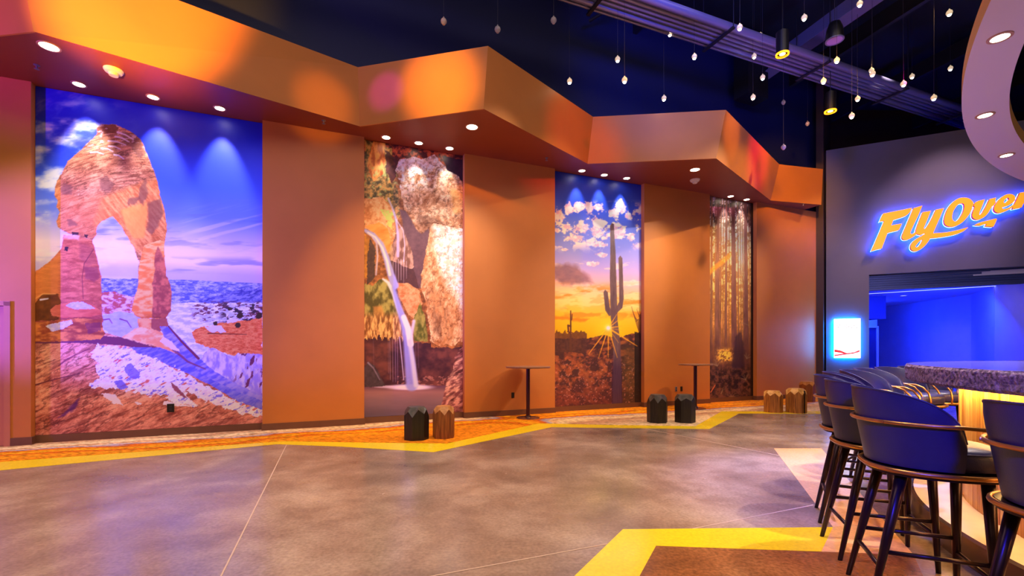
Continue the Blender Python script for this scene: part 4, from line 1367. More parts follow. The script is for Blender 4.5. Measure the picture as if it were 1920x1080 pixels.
    for a_, b_ in (((220, 248), (250, 262)), ((216, 256), (242, 266)), ((203, 264), (236, 272)), ((204, 274), (226, 280)), ((190, 278), (212, 284)),
                   ((170, 286), (194, 289)), ((214, 290), (232, 298))):
        mx_ = ((a_[0] + b_[0]) / 2, (a_[1] + b_[1]) / 2 - 2.5)
        p.stroke([a_, mx_, b_], 1.6, .9, (222, 196, 226), .9, 1.4)
    p.mix(ma * sst(.60, .68, fbm(x * .5, ang * 1.6, 5, 26, 3)) * sst(300, 260, y) * .6, (224, 190, 214))
    # right leg: sunlit left flank, shaded right flank
    leg = p.mask([(246, 580), (258, 520), (262, 492), (270, 460), (300, 450), (330, 460), (330, 610), (246, 610)], 0)
    sh_ = p.mask([(291, 508), (286, 530), (287, 560), (285, 600), (330, 600), (330, 500), (310, 490), (296, 462), (290, 478)], 1.5, 7, soft=1.2)
    p.mix(ma * leg * (1 - sh_), ramp2(sst(.3, .7, fbm(x * .6, y * 1.5, 8, 27, 5)), (230, 128, 66), (252, 186, 124)))
    p.mix(ma * leg * sh_, ramp2(sst(.3, .7, fbm(x, y * 1.2, 9, 28, 5)), (150, 70, 70), (206, 112, 92)))
    p.mul(ma * sst(597, 585, y) * 0, (1, 1, 1))
    p.mul(ma * sst(585, 597, y) * leg * .5, (.7, .5, .5))
    # left pillar
    pil = [(119, 441), (150, 443), (173, 450), (178, 467), (184, 492), (190, 518), (190, 543), (191, 581), (194, 604), (65, 604), (58, 514), (91, 492), (115, 467)]
    mp_ = p.mask(pil, 1.5, 6, soft=.6)
    p.mix(mp_, ramp2(sst(.25, .75, fbm(x * .4, y * 1.5, 7, 29, 6, .68)), (170, 80, 62), (222, 130, 96)))
    p.mix(mp_ * p.mask([(90, 492), (112, 478), (112, 552), (62, 600), (58, 514)], 2, 9, soft=5) * .7, (226, 140, 56))
    p.mix(mp_ * p.mask([(158, 500), (182, 500), (186, 520), (176, 530), (160, 522)], 3, 8, soft=2) * .55, (124, 56, 76))
    p.mix(mp_ * p.mask([(150, 455), (176, 462), (184, 495), (160, 498), (148, 480)], 3, 8, soft=3) * .35, (140, 66, 80))
    p.mul(mp_ * sst(545, 600, y) * .5, (.75, .55, .75))
    p.stroke([(175, 468), (158, 494), (154, 520), (156, 560)], .8, .5, (120, 50, 60))
    p.mix(p.mask([(122, 463), (128, 463), (127, 471), (120, 470)], .5, 3), (60, 30, 50))
    p.mix(p.mask([(134, 435), (147, 436), (148, 440), (136, 441)], .5, 3), (70, 34, 50)); p.mix(p.mask([(158, 439), (165, 440), (164, 446), (159, 445)], .5, 3), (70, 34, 50))
    p.mix(p.mask([(118, 441), (150, 441), (148, 450), (120, 447)], 2, 5, soft=2) * .6, (238, 200, 196))
    # rocks at the foot
    p.mix(p.mask([(65, 570), (78, 552), (108, 551), (114, 565), (110, 600), (65, 602)], 1.5, 6), ramp2(fbm(x, y, 9, 34), (74, 34, 14), (150, 84, 30)))
    p.stroke([(66, 560), (80, 551), (104, 551)], 1.4, 1, (232, 160, 90)); p.stroke([(76, 562), (90, 560)], 1.8, 1.2, (220, 206, 236))
    p.mix(p.mask([(65, 604), (95, 602), (150, 596), (190, 600), (194, 618), (205, 633), (190, 640), (65, 642)], 1.5, 6), ramp2(sst(.3, .7, fbm(x * .6, y * 1.6, 10, 35, 5)), (150, 66, 46), (224, 140, 70)))
    p.mix(p.mask([(94, 582), (104, 572), (125, 568), (150, 566), (170, 571), (186, 580), (192, 588), (170, 594), (118, 596), (98, 592)], 1, 6), ramp2(fbm(x * .5, y * 1.5, 7, 36), (186, 74, 56), (232, 140, 100)))
    p.mix(p.mask([(122, 573), (136, 566), (156, 566), (172, 573), (178, 579), (140, 580)], 1, 5), ramp2(fbm(x, y * 2, 5, 37), (160, 160, 236), (232, 222, 246)))
    p.mix(p.mask([(85, 611), (110, 604), (134, 600), (136, 607), (120, 616), (98, 622)], 2, 6), ramp2(fbm(x, y, 4, 38), (170, 166, 236), (240, 232, 246)))
    p.mix(p.mask([(160, 606), (188, 604), (190, 620), (165, 626)], 2, 6) * .6, (110, 44, 76))
    # pale cone under the right leg
    p.mix(p.mask([(258, 597), (313, 597), (316, 610), (306, 620), (262, 618), (258, 606)], .8, 5), ramp2(sst(.3, .7, fbm(x * .7, y, 8, 39)), (214, 120, 74), (246, 176, 120)))
    p.mix(p.mask([(284, 598), (313, 597), (316, 610), (300, 622), (284, 616)], 1, 5) * .8, (140, 64, 72))
    p.mix(p.mask([(226, 633), (244, 622), (260, 612), (285, 618), (302, 622), (322, 640), (326, 660), (300, 652), (262, 646)], 1.5, 7), ramp2(sst(.3, .7, fbm(x * .7, y * 1.3, 10, 40)), (236, 150, 104), (252, 204, 158)))
    # foreground slope
    fg = [(60, 641), (130, 640), (188, 636), (200, 624), (226, 632), (262, 640), (300, 652), (326, 660), (345, 668), (380, 700), (430, 730), (492, 762), (492, 840), (60, 840)]
    mf = p.mask(fg, .8, 7)
    u_ = x * .90 + y * -.38; v_ = x * .40 + y * .92
    tex = .4 * fbm(u_ * .5, v_ * 1.2, 22, 42, 4) + .6 * fbm(u_ * .5, v_ * 1.3, 4, 52, 6, .75)
    p.mix(mf, ramp2(sst(.25, .75, tex + .12 * sst(740, 650, y)), (164, 76, 64), (252, 182, 150)))
    p.mul(mf * sst(.56, .66, fbm(u_ * .2, v_ * 1.6, 9, 43, 5, .6)) * .55, (.55, .40, .46))
    p.mul(mf * crack(u_ * .3, v_ * 1.1, 16, 144, .06) * .6, (.5, .38, .44))
    p.mul(mf * sst(740, 830, y) * .45, (.7, .5, .55))
    p.mix(mf * p.mask([(125, 770), (140, 752), (150, 746), (140, 768), (122, 780), (108, 785)], 3, 8, soft=2) * .75, (70, 24, 110))
    p.mix(mf * p.mask([(60, 636), (130, 636), (195, 630), (225, 632), (280, 648), (330, 664), (300, 662), (230, 648), (150, 643), (60, 644)], 1, 6), (112, 50, 84))
    p.stroke([(110, 686), (122, 676), (140, 666), (168, 654)], 1.1, .8, (128, 50, 78)); p.stroke([(65, 722), (100, 712), (150, 700)], 1.3, .8, (110, 44, 60))
    # blue shaded snow going down to the right
    p.mix(p.mask([(246, 651), (300, 652), (345, 668), (380, 695), (430, 722), (492, 745), (492, 768), (450, 755), (400, 725), (350, 700), (300, 678), (262, 668)], 1.5, 8),
          ramp2(sst(.25, .75, fbm(u_ * .4, v_ * 1.6, 6, 44, 5, .65)), (84, 84, 224), (146, 140, 240)))
    p.mix(p.mask([(300, 612), (318, 613), (345, 640), (376, 674), (400, 695), (440, 718), (492, 742), (492, 752), (430, 728), (376, 700), (345, 668), (322, 655), (308, 632)], 1.2, 7),
          ramp2(sst(.3, .7, fbm(u_ * .5, v_ * 1.5, 8, 45, 4)), (96, 92, 226), (160, 150, 240)))
    p.stroke([(316, 612), (340, 640), (372, 672)], 1.6, 2.6, (112, 44, 84)); p.stroke([(325, 655), (352, 678), (385, 692)], 3, 1, (120, 50, 84), .8, 2)
    p.mix(p.mask([(306, 632), (322, 640), (338, 660), (322, 655), (300, 640)], 1.5, 5), (226, 204, 238))
    # sunlit snow field
    sf = [(180, 648), (236, 648), (262, 664), (300, 676), (350, 702), (400, 730), (450, 756), (492, 768), (492, 782), (440, 772), (400, 758), (372, 745), (345, 732), (372, 762), (330, 757),
          (305, 740), (285, 744), (250, 735), (215, 726), (170, 728), (168, 720), (190, 708), (182, 695), (180, 676), (168, 670)]
    ms = p.mask(sf, 6, 7, 3)
    p.mix(ms, ramp2(sst(.3, .7, fbm(u_ * .7, v_ * 1.6, 5, 46, 5, .7)), (222, 208, 246), (255, 250, 255)))
    p.mix(ms * sst(.62, .67, fbm(u_ * .6, v_ * 1.6, 5.5, 47, 5, .6)), (128, 118, 232))
    p.mix(ms * sst(.68, .71, fbm(u_ * .4, v_ * 1.5, 8, 48, 4)), (206, 110, 104))
    p.mix(ms * p.mask([(232, 690), (246, 682), (262, 700), (254, 712), (240, 704)], 3, 6) * .8, (110, 100, 228)); p.mix(ms * p.mask([(214, 716), (228, 712), (240, 726), (226, 734)], 3, 6) * .8, (96, 86, 214))
    for pl in ([(188, 738), (215, 739), (232, 760), (212, 756)], [(306, 752), (372, 764), (330, 762), (305, 758)], [(252, 752), (268, 758), (258, 760)]):
        p.mix(p.mask(pl, 3, 6, 5), (232, 216, 244))
    p.mix(p.mask([(320, 716), (332, 726), (352, 746), (345, 746), (326, 732)], 2, 6) * .85, (132, 52, 72))


def paint_falls(p):
    x, y = p.x, p.y
    n1 = .45 * fbm(x, y, 16, 101, 4, .6) + .55 * fbm(x, y, 5, 131, 5, .72); n2 = fbm(x, y, 6, 102, 5, .65)
    p.c = ramp2(sst(.3, .7, n1), (96, 52, 34), (190, 118, 66))
    p.mix(sst(318, 300, y), ramp2(sst(.35, .65, n2), (70, 22, 34), (196, 84, 52)))
    p.mix(p.mask([(683, 262), (735, 280), (740, 330), (752, 395), (740, 430), (683, 420)], 4, 12), ramp2(sst(.3, .7, n2), (74, 62, 40), (206, 150, 84)))
    p.mix(p.mask([(700, 262), (722, 270), (722, 325), (700, 340), (688, 310)], 4, 9), ramp2(sst(.3, .7, fbm(x * 1.4, y * .6, 7, 103)), (172, 76, 30), (236, 150, 76)))
    p.mix(sst(.56, .66, fbm(x, y, 7, 104, 4)) * sst(760, 735, x) * sst(300, 330, y) * sst(440, 400, y) * .8, (170, 178, 110))
    p.mix(p.mask([(722, 280), (745, 300), (742, 330), (735, 345), (724, 320)], 3, 8), ramp2(n2, (44, 20, 36), (120, 60, 50)))
    p.mix(p.mask([(828, 292), (874, 300), (874, 350), (858, 330), (838, 318)], 2, 8), ramp2(n2, (26, 10, 34), (64, 26, 60)))
    # upper boulder
    b1 = [(745, 308), (749, 298), (776, 294), (790, 298), (814, 290), (826, 303), (838, 318), (860, 332), (872, 351), (872, 430), (848, 424), (814, 416), (805, 428), (790, 438), (778, 426),
          (769, 407), (759, 395), (752, 361), (749, 339), (742, 320)]
    m = p.mask(b1, 2.5, 8)
    p.mix(m, ramp2(sst(.28, .74, .4 * fbm(x, y, 16, 105, 3) + .6 * fbm(x, y * 1.1, 5, 125, 5, .72)), (160, 96, 56), (246, 204, 158)))
    p.mix(m * sst(395, 330, y + (x - 745) * .25) * sst(.38, .6, n2) * .85, (250, 232, 226))
    p.mix(m * sst(325, 305, y) * .45, (206, 170, 214))
    p.mul(m * sst(.62, .7, fbm(x, y, 4.5, 106, 4)) * .45, (.5, .4, .36)); p.mul(m * crack(x, y, 18, 142, .06) * .5, (.5, .38, .34))
    p.mul(m * p.mask([(785, 402), (815, 408), (840, 420), (805, 432), (790, 440), (778, 420)], 2, 7, soft=3) * .6, (.6, .5, .5))
    p.mix(m * p.mask([(845, 352), (868, 362), (868, 400), (850, 400)], 4, 8, soft=3) * .5, (240, 170, 76))
    # dark gap with soft haze
    gap = [(750, 392), (759, 395), (769, 407), (778, 426), (790, 438), (805, 428), (803, 452), (798, 478), (790, 540), (768, 545), (752, 530), (752, 470), (766, 480), (758, 440)]
    p.mix(p.mask(gap, 2, 8, soft=1.5), ramp2(n1, (72, 46, 58), (132, 92, 96)))
    # right white boulder
    b2 = [(807, 424), (814, 418), (838, 424), (872, 430), (872, 640), (860, 640), (850, 650), (838, 645), (825, 650), (808, 640), (806, 620), (800, 575), (790, 540), (790, 513), (798, 477), (803, 452)]
    m = p.mask(b2, 2.5, 9)
    p.mix(m, ramp2(sst(.28, .74, .4 * fbm(x, y, 18, 107, 3) + .6 * fbm(x * 1.1 + y * .3, y * .6, 5, 127, 5, .72)), (178, 112, 66), (248, 206, 160)))
    p.mix(m * p.mask([(812, 424), (872, 428), (872, 600), (856, 560), (838, 530), (822, 500), (812, 460)], 6, 14, soft=6) * (.55 + .45 * sst(.4, .6, n2)), (252, 238, 226))
    p.mix(m * p.mask([(800, 545), (815, 545), (838, 580), (848, 630), (835, 645), (812, 620)], 4, 12, soft=5) * .6, ramp2(sst(.3, .7, fbm(x * 1.4, y * .35, 7, 108)), (104, 62, 44), (206, 140, 88)))
    p.mul(m * sst(.63, .7, fbm(x, y, 5, 109, 4)) * .35, (.62, .46, .38)); p.mul(m * crack(x * 1.1, y * .55, 18, 143, .06) * .45, (.55, .4, .34))
    # middle orange cliff between the falls
    p.mix(p.mask([(683, 372), (715, 368), (735, 385), (742, 420), (740, 460), (730, 478), (716, 460), (700, 436), (683, 428)], 3, 8), ramp2(sst(.3, .7, n1), (190, 110, 60), (244, 186, 140)))
    p.mix(p.mask([(714, 392), (738, 396), (742, 436), (728, 424)], 4, 6) * sst(.35, .6, n2), (196, 206, 112))
    p.mix(p.mask([(684, 424), (712, 416), (728, 430), (733, 460), (728, 478), (714, 452), (700, 436)], 2, 7), ramp2(fbm(x * .7 + y, y, 9, 110), (206, 120, 44), (246, 176, 100)))
    p.mix(p.mask([(683, 436), (694, 450), (692, 520), (683, 522)], 2, 6), ramp2(n2, (130, 80, 30), (232, 160, 60)))
    p.mix(p.mask([(694, 446), (704, 470), (702, 520), (688, 535), (688, 480)], 2, 7), ramp2(n2, (58, 38, 40), (110, 78, 64)))
    p.mix(p.mask([(728, 480), (745, 430), (755, 425), (775, 480), (776, 500), (752, 520), (735, 500)], 2, 7), ramp2(sst(.3, .7, fbm(x * 1.3, y * .5, 6, 111)), (120, 80, 66), (196, 150, 130)))
    p.mix(p.mask([(722, 482), (740, 492), (760, 500), (775, 505), (786, 540), (745, 545), (728, 520)], 2, 7), ramp2(n1, (52, 30, 46), (110, 66, 60)))
    p.mix(p.mask([(742, 530), (765, 530), (785, 545), (792, 570), (782, 600), (765, 590), (750, 560)], 2, 8), ramp2(sst(.3, .7, n1), (190, 110, 60), (240, 170, 120)))
    # mossy mounds
    p.mix(p.mask([(683, 530), (700, 536), (712, 523), (726, 522), (738, 545), (748, 580), (756, 620), (752, 638), (720, 634), (683, 620)], 2, 8), ramp2(sst(.3, .7, fbm(x * 1.2, y * .7, 9, 112, 5)), (86, 76, 40), (176, 160, 92)))
    p.mix(p.mask([(699, 575), (716, 572), (722, 600), (706, 610)], 2, 7, soft=2) * .7, (206, 138, 76))
    p.mul(p.mask([(735, 590), (756, 610), (752, 640), (728, 634)], 2, 7, soft=4) * .5, (.7, .55, .6))
    p.mix(p.mask([(776, 640), (776, 600), (787, 566), (796, 590), (803, 640)], 2, 7), ramp2(sst(.3, .7, fbm(x * 1.2, y * .7, 8, 113, 5)), (84, 86, 34), (164, 150, 76)))
    m = ((y > 585) & (y < 622 + 22 * fbm(x, x * 0, 3.2, 114, 3) + (x - 683) * .05) & (x < 756)).astype(float)
    p.mix(m * sst(580, 600, y), ramp2(sst(.3, .7, fbm(x * 2, y * .5, 6, 115, 4)), (128, 76, 44), (242, 184, 120)))
    # cave
    cave = ((y > 640 + 6 * fbm(x, x * 0, 4, 116, 3)) | ((y > 622 + 22 * fbm(x, x * 0, 3.2, 114, 3) + (x - 683) * .05) & (x < 770)))
    cave = cave & ((x < 808) | (y > 648 + 8 * fbm(x, x * 0, 8, 117)))
    p.mix(cave.astype(float), ramp2(sst(.25, .75, fbm(x * .8, y, 18, 118, 5)), (58, 28, 46), (116, 62, 62)))
    # pool
    p.mix((y > 723).astype(float), grad(y, [(723, (96, 60, 90)), (735, (150, 104, 112)), (750, (128, 96, 112)), (785, (84, 70, 96))]))
    p.mul((y > 723) * .3, .8 + .4 * fbm(x * .3, y * 2, 14, 119)[:, None])
    p.mix(sst(1, .1, ((x - 768) / 54) ** 2 + ((y - 726) / 7) ** 2), (232, 212, 252))
    p.mix(sst(1, .2, ((x - 722) / 28) ** 2 + ((y - 725) / 3) ** 2) * .7, (214, 190, 236))
    p.mix(sst(.58, .66, fbm(x, y * 1.6, 5, 120)) * (y > 705) * (y < 722) * (x > 745) * (x < 850) * .6, (196, 130, 120))
    p.mix(p.mask([(683, 690), (690, 678), (702, 685), (716, 710), (722, 724), (683, 726)], 1.5, 7), ramp2(n1, (34, 24, 34), (104, 84, 100)))
    p.stroke([(690, 680), (700, 690), (712, 712)], 1.5, .6, (180, 160, 210), .6, 2)
    # thin strands
    for sx, ya, yb, al in ((731, 636, 712, .5), (736, 636, 716, .5), (741, 634, 716, .5), (745, 634, 712, .5), (728, 640, 700, .3), (779, 640, 690, .25), (784, 640, 690, .25), (700, 636, 690, .2)):
        p.stroke([(sx, ya), (sx + .8, yb)], .5, .4, (206, 180, 226), al, 1.2)
    p.stroke([(749, 632), (753, 670), (757, 712)], .9, .8, (222, 206, 246), .8, 1.2)
    for sx, ya, yb in ((737, 492, 520), (742, 490, 522), (747, 486, 528), (752, 486, 525), (757, 488, 530), (762, 490, 522)):
        p.stroke([(sx, ya), (sx, yb)], .6, .3, (232, 212, 222), .6, 1)
    p.stroke([(728, 372), (735, 388), (743, 412), (746, 440), (746, 480)], 1.6, 2.6, (196, 180, 222), .8, 2)
    p.stroke([(743, 412), (756, 432), (759, 460), (757, 490)], 1, 1.2, (214, 196, 222), .7, 1.5)
    # the main fall
    p.stroke([(686, 434), (697, 442), (706, 455), (708, 480), (705, 515)], 2.2, 1.6, (206, 190, 226), .75, 2)
    p.stroke([(685, 432), (700, 440), (715, 458), (725, 485), (733, 515), (740, 535)], 3, 7.5, (168, 160, 232), .95, 3)
    p.stroke([(690, 436), (704, 445), (717, 465), (726, 490), (731, 515)], 1.2, 2.6, (232, 226, 250), .8, 2.5)
    p.stroke([(718, 523), (728, 530), (738, 550), (747, 575), (757, 600), (764, 622)], 1.6, 7, (224, 216, 250), .95, 2.5)
    p.stroke([(738, 540), (748, 575), (757, 605), (764, 640), (768, 680), (772, 722)], 3.5, 11, (150, 146, 236), .9, 5)
    p.stroke([(757, 595), (765, 615), (770, 645)], 5, 6, (240, 232, 252), .95, 3)
    p.stroke([(776, 602), (772, 625), (770, 645)], 3, 3, (222, 210, 248), .8, 3)
    p.stroke([(768, 640), (773, 670), (780, 722)], 4, 4.5, (206, 200, 250), .9, 4)
    # lower right rock
    m = p.mask([(872, 648), (862, 655), (852, 672), (849, 695), (838, 712), (833, 735), (826, 765), (822, 790), (874, 795)], 1.2, 7)
    p.mix(m, ramp2(sst(.3, .7, fbm(x * .8, y * 1.6 + x * .6, 7, 121, 5)), (120, 62, 70), (222, 166, 150)))
    p.mul(m * sst(738, 760, y) * .4, (.8, .6, .75))
    p.mul(m * sst(.58, .64, fbm(x * .5, y * 1.8 + x, 9, 122, 3)) * .6, (.5, .4, .45))
    p.mul(((x < 872) & (y < 0)).astype(float), (1, 1, 1))


def paint_cactus(p):
    x, y = p.x, p.y
    p.c = grad(y - (x - 1041) * .08, [(325, (22, 44, 180)), (370, (34, 70, 204)), (420, (96, 116, 224)), (470, (146, 140, 224)), (500, (190, 160, 210)), (525, (236, 178, 170)),
                                     (560, (250, 188, 96)), (590, (255, 182, 40)), (620, (255, 168, 6)), (640, (248, 132, 8))])
    c1 = fbm(x, y * 1.15, 13, 201, 5, .6); c0 = fbm(x, y * 1.1, 34, 202, 3)
    band = sst(372, 392, y) * sst(478, 452, y)
    m = sst(.51, .59, c1 * .62 + c0 * .38) * band
    p.mix(m, ramp2(sst(.42, .62, c1), (206, 158, 190), (255, 224, 204)))
    for cx_, cy_, rx, ry in ((1048, 405, 12, 14), (1066, 392, 9, 12), (1088, 388, 12, 10), (1104, 388, 8, 12), (1122, 388, 9, 7), (1080, 447, 14, 8), (1063, 425, 8, 6), (1120, 437, 12, 9),
                             (1165, 388, 11, 13), (1150, 400, 12, 8), (1178, 405, 6, 9), (1120, 458, 18, 6), (1160, 438, 13, 11), (1183, 445, 9, 8), (1058, 468, 7, 3), (1128, 478, 12, 5), (1112, 494, 12, 5),
                             (1045, 432, 7, 5), (1098, 425, 7, 7)):
        d = ((x - cx_) / rx) ** 2 + ((y - cy_) / ry) ** 2
        p.mix(sst(1.15, .55, d + (fbm(x, y, 6, 203, 4, .65) - .5) * 2.4), ramp2(sst(.3, .7, fbm(x, y, 5, 204)), (222, 176, 194), (255, 232, 216)))
    p.mix(sst(.5, .62, fbm(x * .5, y * 1.4, 14, 205, 5)) * sst(485, 500, y) * sst(545, 535, y) * .6, (255, 226, 196))
    m = p.mask([(1036, 500), (1060, 494), (1085, 502), (1100, 515), (1112, 528), (1090, 534), (1062, 532), (1036, 524)], 5, 12, soft=5)
    p.mix(m * .85, ramp2(fbm(x * .6, y, 10, 206), (112, 76, 98), (176, 116, 112)))
    p.mix(sst(.5, .66, fbm(x * .5, y * 1.3, 16, 207, 5)) * sst(525, 545, y) * sst(612, 590, y) * .75, (232, 128, 34))
    p.mix(sst(.52, .62, fbm(x * .4, y * 1.3, 16, 208, 4)) * sst(530, 550, y) * sst(590, 570, y) * .5, (255, 222, 150))
    p.mix(p.mask([(1036, 592), (1060, 594), (1105, 598), (1095, 603), (1060, 600), (1036, 598)], 2, 8, soft=2) * .7, (206, 106, 24))
    # sun glow
    d = np.hypot(x - 1140.5, y - 615)
    p.mix(np.exp(-(d / 26) ** 2) * .75, (255, 214, 40))
    # land
    hz = 628 + 6 * fbm(x, x * 0, 10, 209, 4) - 10 * sst(1150, 1200, x) - 6 * sst(1100, 1135, x) * sst(1150, 1135, x) + 3
    land = (y > hz).astype(float)
    p.mix(land, ramp2(sst(.3, .7, fbm(x, y * 1.2, 7, 210, 5)), (66, 34, 40), (150, 82, 48)))
    p.mix(land * sst(645, 665, y) * sst(.3, .66, fbm(x, y * 1.5, 9, 211, 6, .75)) * .8, ramp2(fbm(x, y * 1.6, 4, 212), (112, 50, 36), (206, 108, 62)))
    p.mix(land * sst(.52, .62, fbm(x, y * 1.3, 13, 213, 4)) * .85, (62, 36, 40))
    p.mix(land * sst(690, 755, y) * .6, ramp2(fbm(x, y * 1.5, 6, 214, 4), (46, 18, 34), (120, 52, 48)))
    p.mix(land * sst(1150, 1180, x) * sst(635, 660, y) * .6, ramp2(fbm(x, y, 6, 215, 4), (44, 34, 26), (110, 84, 44)))
    p.mix(land * sst(.72, .76, fbm(x, y, 2.4, 216, 2)) * sst(660, 690, y) * .5, (220, 150, 140))
    # plants
    p.mix(((y > 628 - 12 * fbm(x, x * 0, 4, 217, 3)) & (y < 660) & (x < 1100)).astype(float) * .8, ramp2(fbm(x, y, 4, 218), (52, 28, 34), (104, 62, 50)))
    CC = (104, 78, 78)
    f_ = lambda: ramp2(fbm(x * 3, y * .3, 5, 219), (84, 58, 64), (126, 96, 92))
    p.mix(p.mask([(1144, 424), (1147, 418), (1151, 420), (1152, 440), (1154, 470), (1156, 530), (1158, 600), (1163, 640), (1166, 772), (1149, 772), (1150, 660), (1145, 592), (1143.5, 520), (1144.5, 470)], .3, 5, soft=.6), f_())
    p.mix(p.mask([(1131.5, 548), (1135, 543), (1139.5, 548), (1143, 575), (1149, 590), (1142, 593), (1135, 582)], .3, 5, soft=.6), f_())
    p.mix(p.mask([(1159.5, 484), (1163, 479), (1167, 484), (1168, 520), (1169.5, 560), (1167, 577), (1156, 588), (1154, 580), (1161, 566), (1160.5, 520)], .3, 5, soft=.6), f_())
    p.mix(sst(650, 700, y) * p.mask([(1146, 640), (1165, 640), (1167, 772), (1147, 772)], 1, 5) * .6, (50, 24, 60))
    for pts, a_, b_ in (([(1070, 583), (1070, 655)], 1.0, 2.2), ([(1070, 612), (1065, 610), (1066, 622), (1069, 625)], 1.8, 1.5), ([(1073, 589), (1072, 600)], .8, .8), ([(1064, 622), (1074, 624)], 1, .8)):
        p.stroke(pts, a_, b_, (92, 52, 40))
    for k in range(9):
        bx_ = 1188 + 2 * k; p.stroke([(1204, 640), (1194 + k, 610 - k * 3), (bx_ - 4, 575 + (k * 37) % 30)], .9, .4, (70, 40, 40), .7)
    p.mix((x > 1190) * (y > 618 + 12 * fbm(x, x * 0, 5, 220)) * .8, (30, 20, 22))
    # rays of the sun
    for ang_, ln, w_, al in ((-58, 30, 1.3, .8), (-38, 34, 1.3, .7), (-8, 26, 1.4, .9), (10, 44, 1.0, .5), (32, 64, 1.8, .95), (55, 34, 1.0, .6), (73, 58, 1.4, .8), (90, 55, 1.6, .85), (108, 60, 1.6, .8), (127, 62, 1.6, .85),
                             (150, 36, 1.0, .5)):
        a_ = math.radians(ang_); p.stroke([(1140.5, 615), (1140.5 + ln * .5 * math.cos(a_), 615 + ln * .5 * math.sin(a_)), (1140.5 + ln * math.cos(a_), 615 + ln * math.sin(a_))], w_, .3, (255, 170, 40), al, 1.4)
    p.mix(np.exp(-(d / 5.5) ** 2), (255, 240, 170)); p.mix(sst(4, 2.4, d), (255, 255, 240))


def paint_forest(p):
    x, y = p.x, p.y
    lf = fbm(x, y * .9, 5.5, 301, 5, .7)
    back = grad(y, [(370, (214, 190, 206)), (410, (236, 214, 190)), (450, (250, 220, 160)), (520, (246, 200, 120)), (580, (220, 160, 84)), (640, (170, 112, 60)), (700, (90, 54, 40))])
    p.c = back
    p.mix(sst(.44, .56, lf) * .9, ramp2(sst(400, 460, y), (56, 44, 46), (150, 102, 42)))
    p.mix(np.exp(-((x - 1391) / 9) ** 2 - ((y - 470) / 50) ** 2) * .8, (255, 240, 200))
    p.mix(np.exp(-((x - 1356) / 10) ** 2 - ((y - 440) / 22) ** 2) * .6, (255, 240, 220))
    p.mix(sst(.5, .6, fbm(x, y, 4, 302, 4, .7)) * sst(430, 400, y) * .7, (60, 48, 56))
    p.mix(sst(1395, 1408, x) * sst(440, 400, y) * .7, (40, 30, 44))
    trunks = [(1334, 2.2, 0), (1341.5, 1.0, 0), (1346, 3.4, 1), (1351.5, 1.3, 0), (1356, .8, 0), (1361.5, 2.3, 1), (1367, .8, 0), (1375.5, 4.3, 2), (1384, 1.0, 0), (1389, .7, 0), (1393, .9, 0), (1398.5, 3.7, 2), (1405, .9, 0), (1413, 4.6, 3)]  # last black band is no trunk: the recess return's shadow, painted in
    for tx, tw, k in trunks:
        w_ = tw * (.8 + .45 * sst(380, 700, y)); cx_ = tx + (y - 500) * .008 * (1 if tx > 1370 else -.6)
        d = np.abs(x - cx_ + (fbm(x * 0, y, 9, 303) - .5) * 1.2)
        m = sst(w_ + .7, w_ - .5, d)
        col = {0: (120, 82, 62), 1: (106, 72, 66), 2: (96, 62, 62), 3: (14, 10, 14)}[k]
        t = ramp2(fbm(x * 2.4, y * .25, 4, 304, 3), tuple(c * .75 for c in col), tuple(min(255, c * 1.35) for c in col))
        hz_ = np.exp(-((y - 480) / 60) ** 2) * (.45 if k < 3 else 0)
        t = t * (1 - hz_[:, None]) + np.array((196, 140, 92)) * hz_[:, None]
        p.mix(m * sst(360, 372, y), t)
    p.mul(sst(420, 380, y) * .45, (.62, .6, .8))
    # light shaft
    b_ = np.abs((y - 509) + (x - 1332) * .82)
    p.mix(sst(9, 1, b_) * sst(1375, 1366, x) * .65, (250, 160, 40))
    # floor of the forest
    p.mix(sst(600, 680, y) * .75, ramp2(fbm(x, y, 12, 305, 5), (48, 26, 34), (106, 64, 50)))
    p.mix(sst(676, 700, y) * .9, ramp2(sst(.35, .7, fbm(x, y, 6, 306, 5, .7)), (30, 16, 24), (92, 58, 50)))
    m = np.exp(-(((x - 1359) / 15) ** 4 + ((y - 666) / 12) ** 4))
    p.mix(m * sst(.4, .52, fbm(x, y, 3.2, 307, 4, .7)), (250, 196, 80))
    p.mix(m * .25, (150, 96, 30))
    rs_ = random.Random(5)
    for k in range(26):
        cx_, cy_ = rs_.choice([(1398, 712), (1345, 686), (1352, 738), (1400, 672), (1372, 745), (1404, 610)])
        a_ = -math.pi * rs_.uniform(.08, .92); ln = rs_.uniform(9, 19)
        p.stroke([(cx_, cy_), (cx_ + ln * .6 * math.cos(a_), cy_ + ln * .6 * math.sin(a_)), (cx_ + ln * math.cos(a_), cy_ + ln * .75 * math.sin(a_))], .8, .4, (120, 100, 84), .6)
    p.stroke([(1333, 735), (1341, 722)], 1, .6, (206, 110, 60), .8)
    p.mix(p.mask([(1378, 630), (1388, 622), (1394, 640), (1396, 690), (1374, 690)], 2, 6, soft=2) * .7, (44, 26, 44))
    p.mix(sst(1406, 1409, x) * .9, (16, 11, 16))  # shadow of the recess return painted along the right edge


def art_mat(name, rough):
    m = bpy.data.materials.new(name); m.use_nodes = True
    nt = m.node_tree; b = nt.nodes['Principled BSDF']
    at_ = nt.nodes.new('ShaderNodeAttribute'); at_.attribute_name = 'print'
    nt.links.new(at_.outputs['Color'], b.inputs['Base Color'])
    b.inputs['Roughness'].default_value = rough
    return m


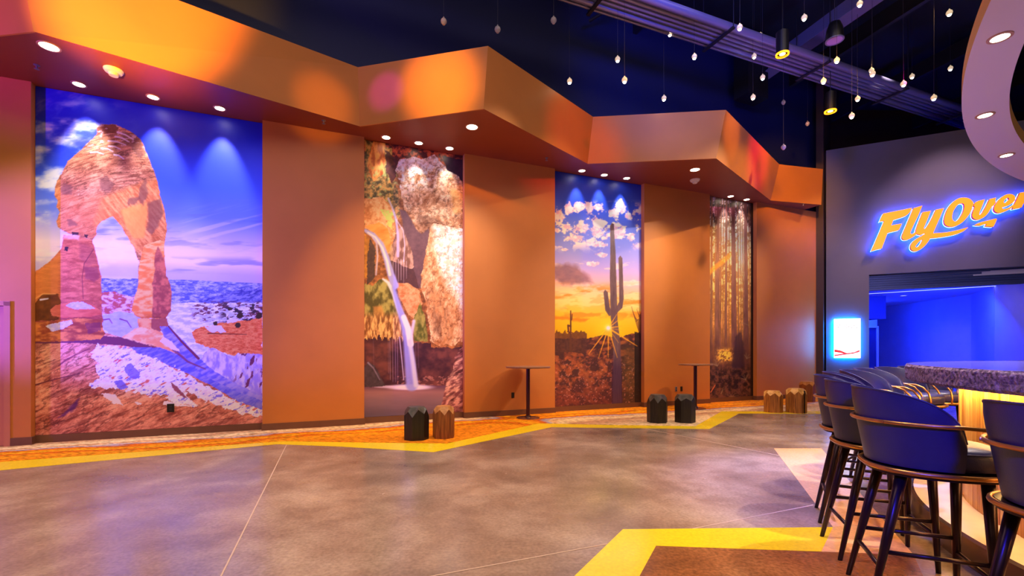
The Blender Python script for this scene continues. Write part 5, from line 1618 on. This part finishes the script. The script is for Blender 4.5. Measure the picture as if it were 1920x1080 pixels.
ARTM = art_mat('printed_vinyl', .42)
info = [(paint_arch, 400, 610, 'tall mural print of a sandstone arch with snow patches under a deep blue sky'),
        (paint_falls, 200, 520, 'tall mural print of a waterfall between pale boulders and mossy rock'),
        (paint_cactus, 180, 440, 'tall mural print of a saguaro cactus at sunset with the sun star on the horizon'),
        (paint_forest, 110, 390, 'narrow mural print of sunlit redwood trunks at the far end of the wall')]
GAIN = [(1.2, 1.2, 1.2), (1.3, 1.3, 1.3), (1.35, 1.35, 1.4), (1.9, 1.85, 1.8)]
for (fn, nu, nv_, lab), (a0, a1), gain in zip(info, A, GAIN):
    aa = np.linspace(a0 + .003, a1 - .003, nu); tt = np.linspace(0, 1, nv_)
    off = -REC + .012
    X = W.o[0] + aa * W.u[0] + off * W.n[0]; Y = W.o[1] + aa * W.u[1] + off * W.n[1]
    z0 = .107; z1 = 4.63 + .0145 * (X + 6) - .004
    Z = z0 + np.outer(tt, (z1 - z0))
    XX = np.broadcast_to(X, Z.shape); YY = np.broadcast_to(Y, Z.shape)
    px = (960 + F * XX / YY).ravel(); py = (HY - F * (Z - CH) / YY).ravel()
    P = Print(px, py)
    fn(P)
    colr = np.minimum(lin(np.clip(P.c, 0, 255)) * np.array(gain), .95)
    co = np.stack([XX, YY, Z], -1).reshape(-1, 3)
    nvv = len(co)
    # back ring so that the print has its real few millimetres of thickness
    idx = np.arange(nu * nv_).reshape(nv_, nu)
    q_ = np.stack([idx[:-1, :-1], idx[:-1, 1:], idx[1:, 1:], idx[1:, :-1]], -1).reshape(-1, 4)
    corners = [idx[0, 0], idx[0, -1], idx[-1, -1], idx[-1, 0]]
    back = co[corners] - np.array([W.n[0], W.n[1], 0]) * .010
    co2 = np.concatenate([co, back])
    ex = [[corners[k], nvv + k, nvv + (k + 1) % 4, corners[(k + 1) % 4]] for k in range(4)] + [[nvv + 3, nvv + 2, nvv + 1, nvv]]
    faces = np.concatenate([q_, np.array(ex)])
    me = bpy.data.meshes.new('mural')
    me.vertices.add(len(co2)); me.vertices.foreach_set('co', co2.astype(np.float32).ravel())
    me.loops.add(faces.size); me.loops.foreach_set('vertex_index', faces.astype(np.int32).ravel())
    me.polygons.add(len(faces)); me.polygons.foreach_set('loop_start', np.arange(0, faces.size, 4, dtype=np.int32))
    me.update(calc_edges=True)
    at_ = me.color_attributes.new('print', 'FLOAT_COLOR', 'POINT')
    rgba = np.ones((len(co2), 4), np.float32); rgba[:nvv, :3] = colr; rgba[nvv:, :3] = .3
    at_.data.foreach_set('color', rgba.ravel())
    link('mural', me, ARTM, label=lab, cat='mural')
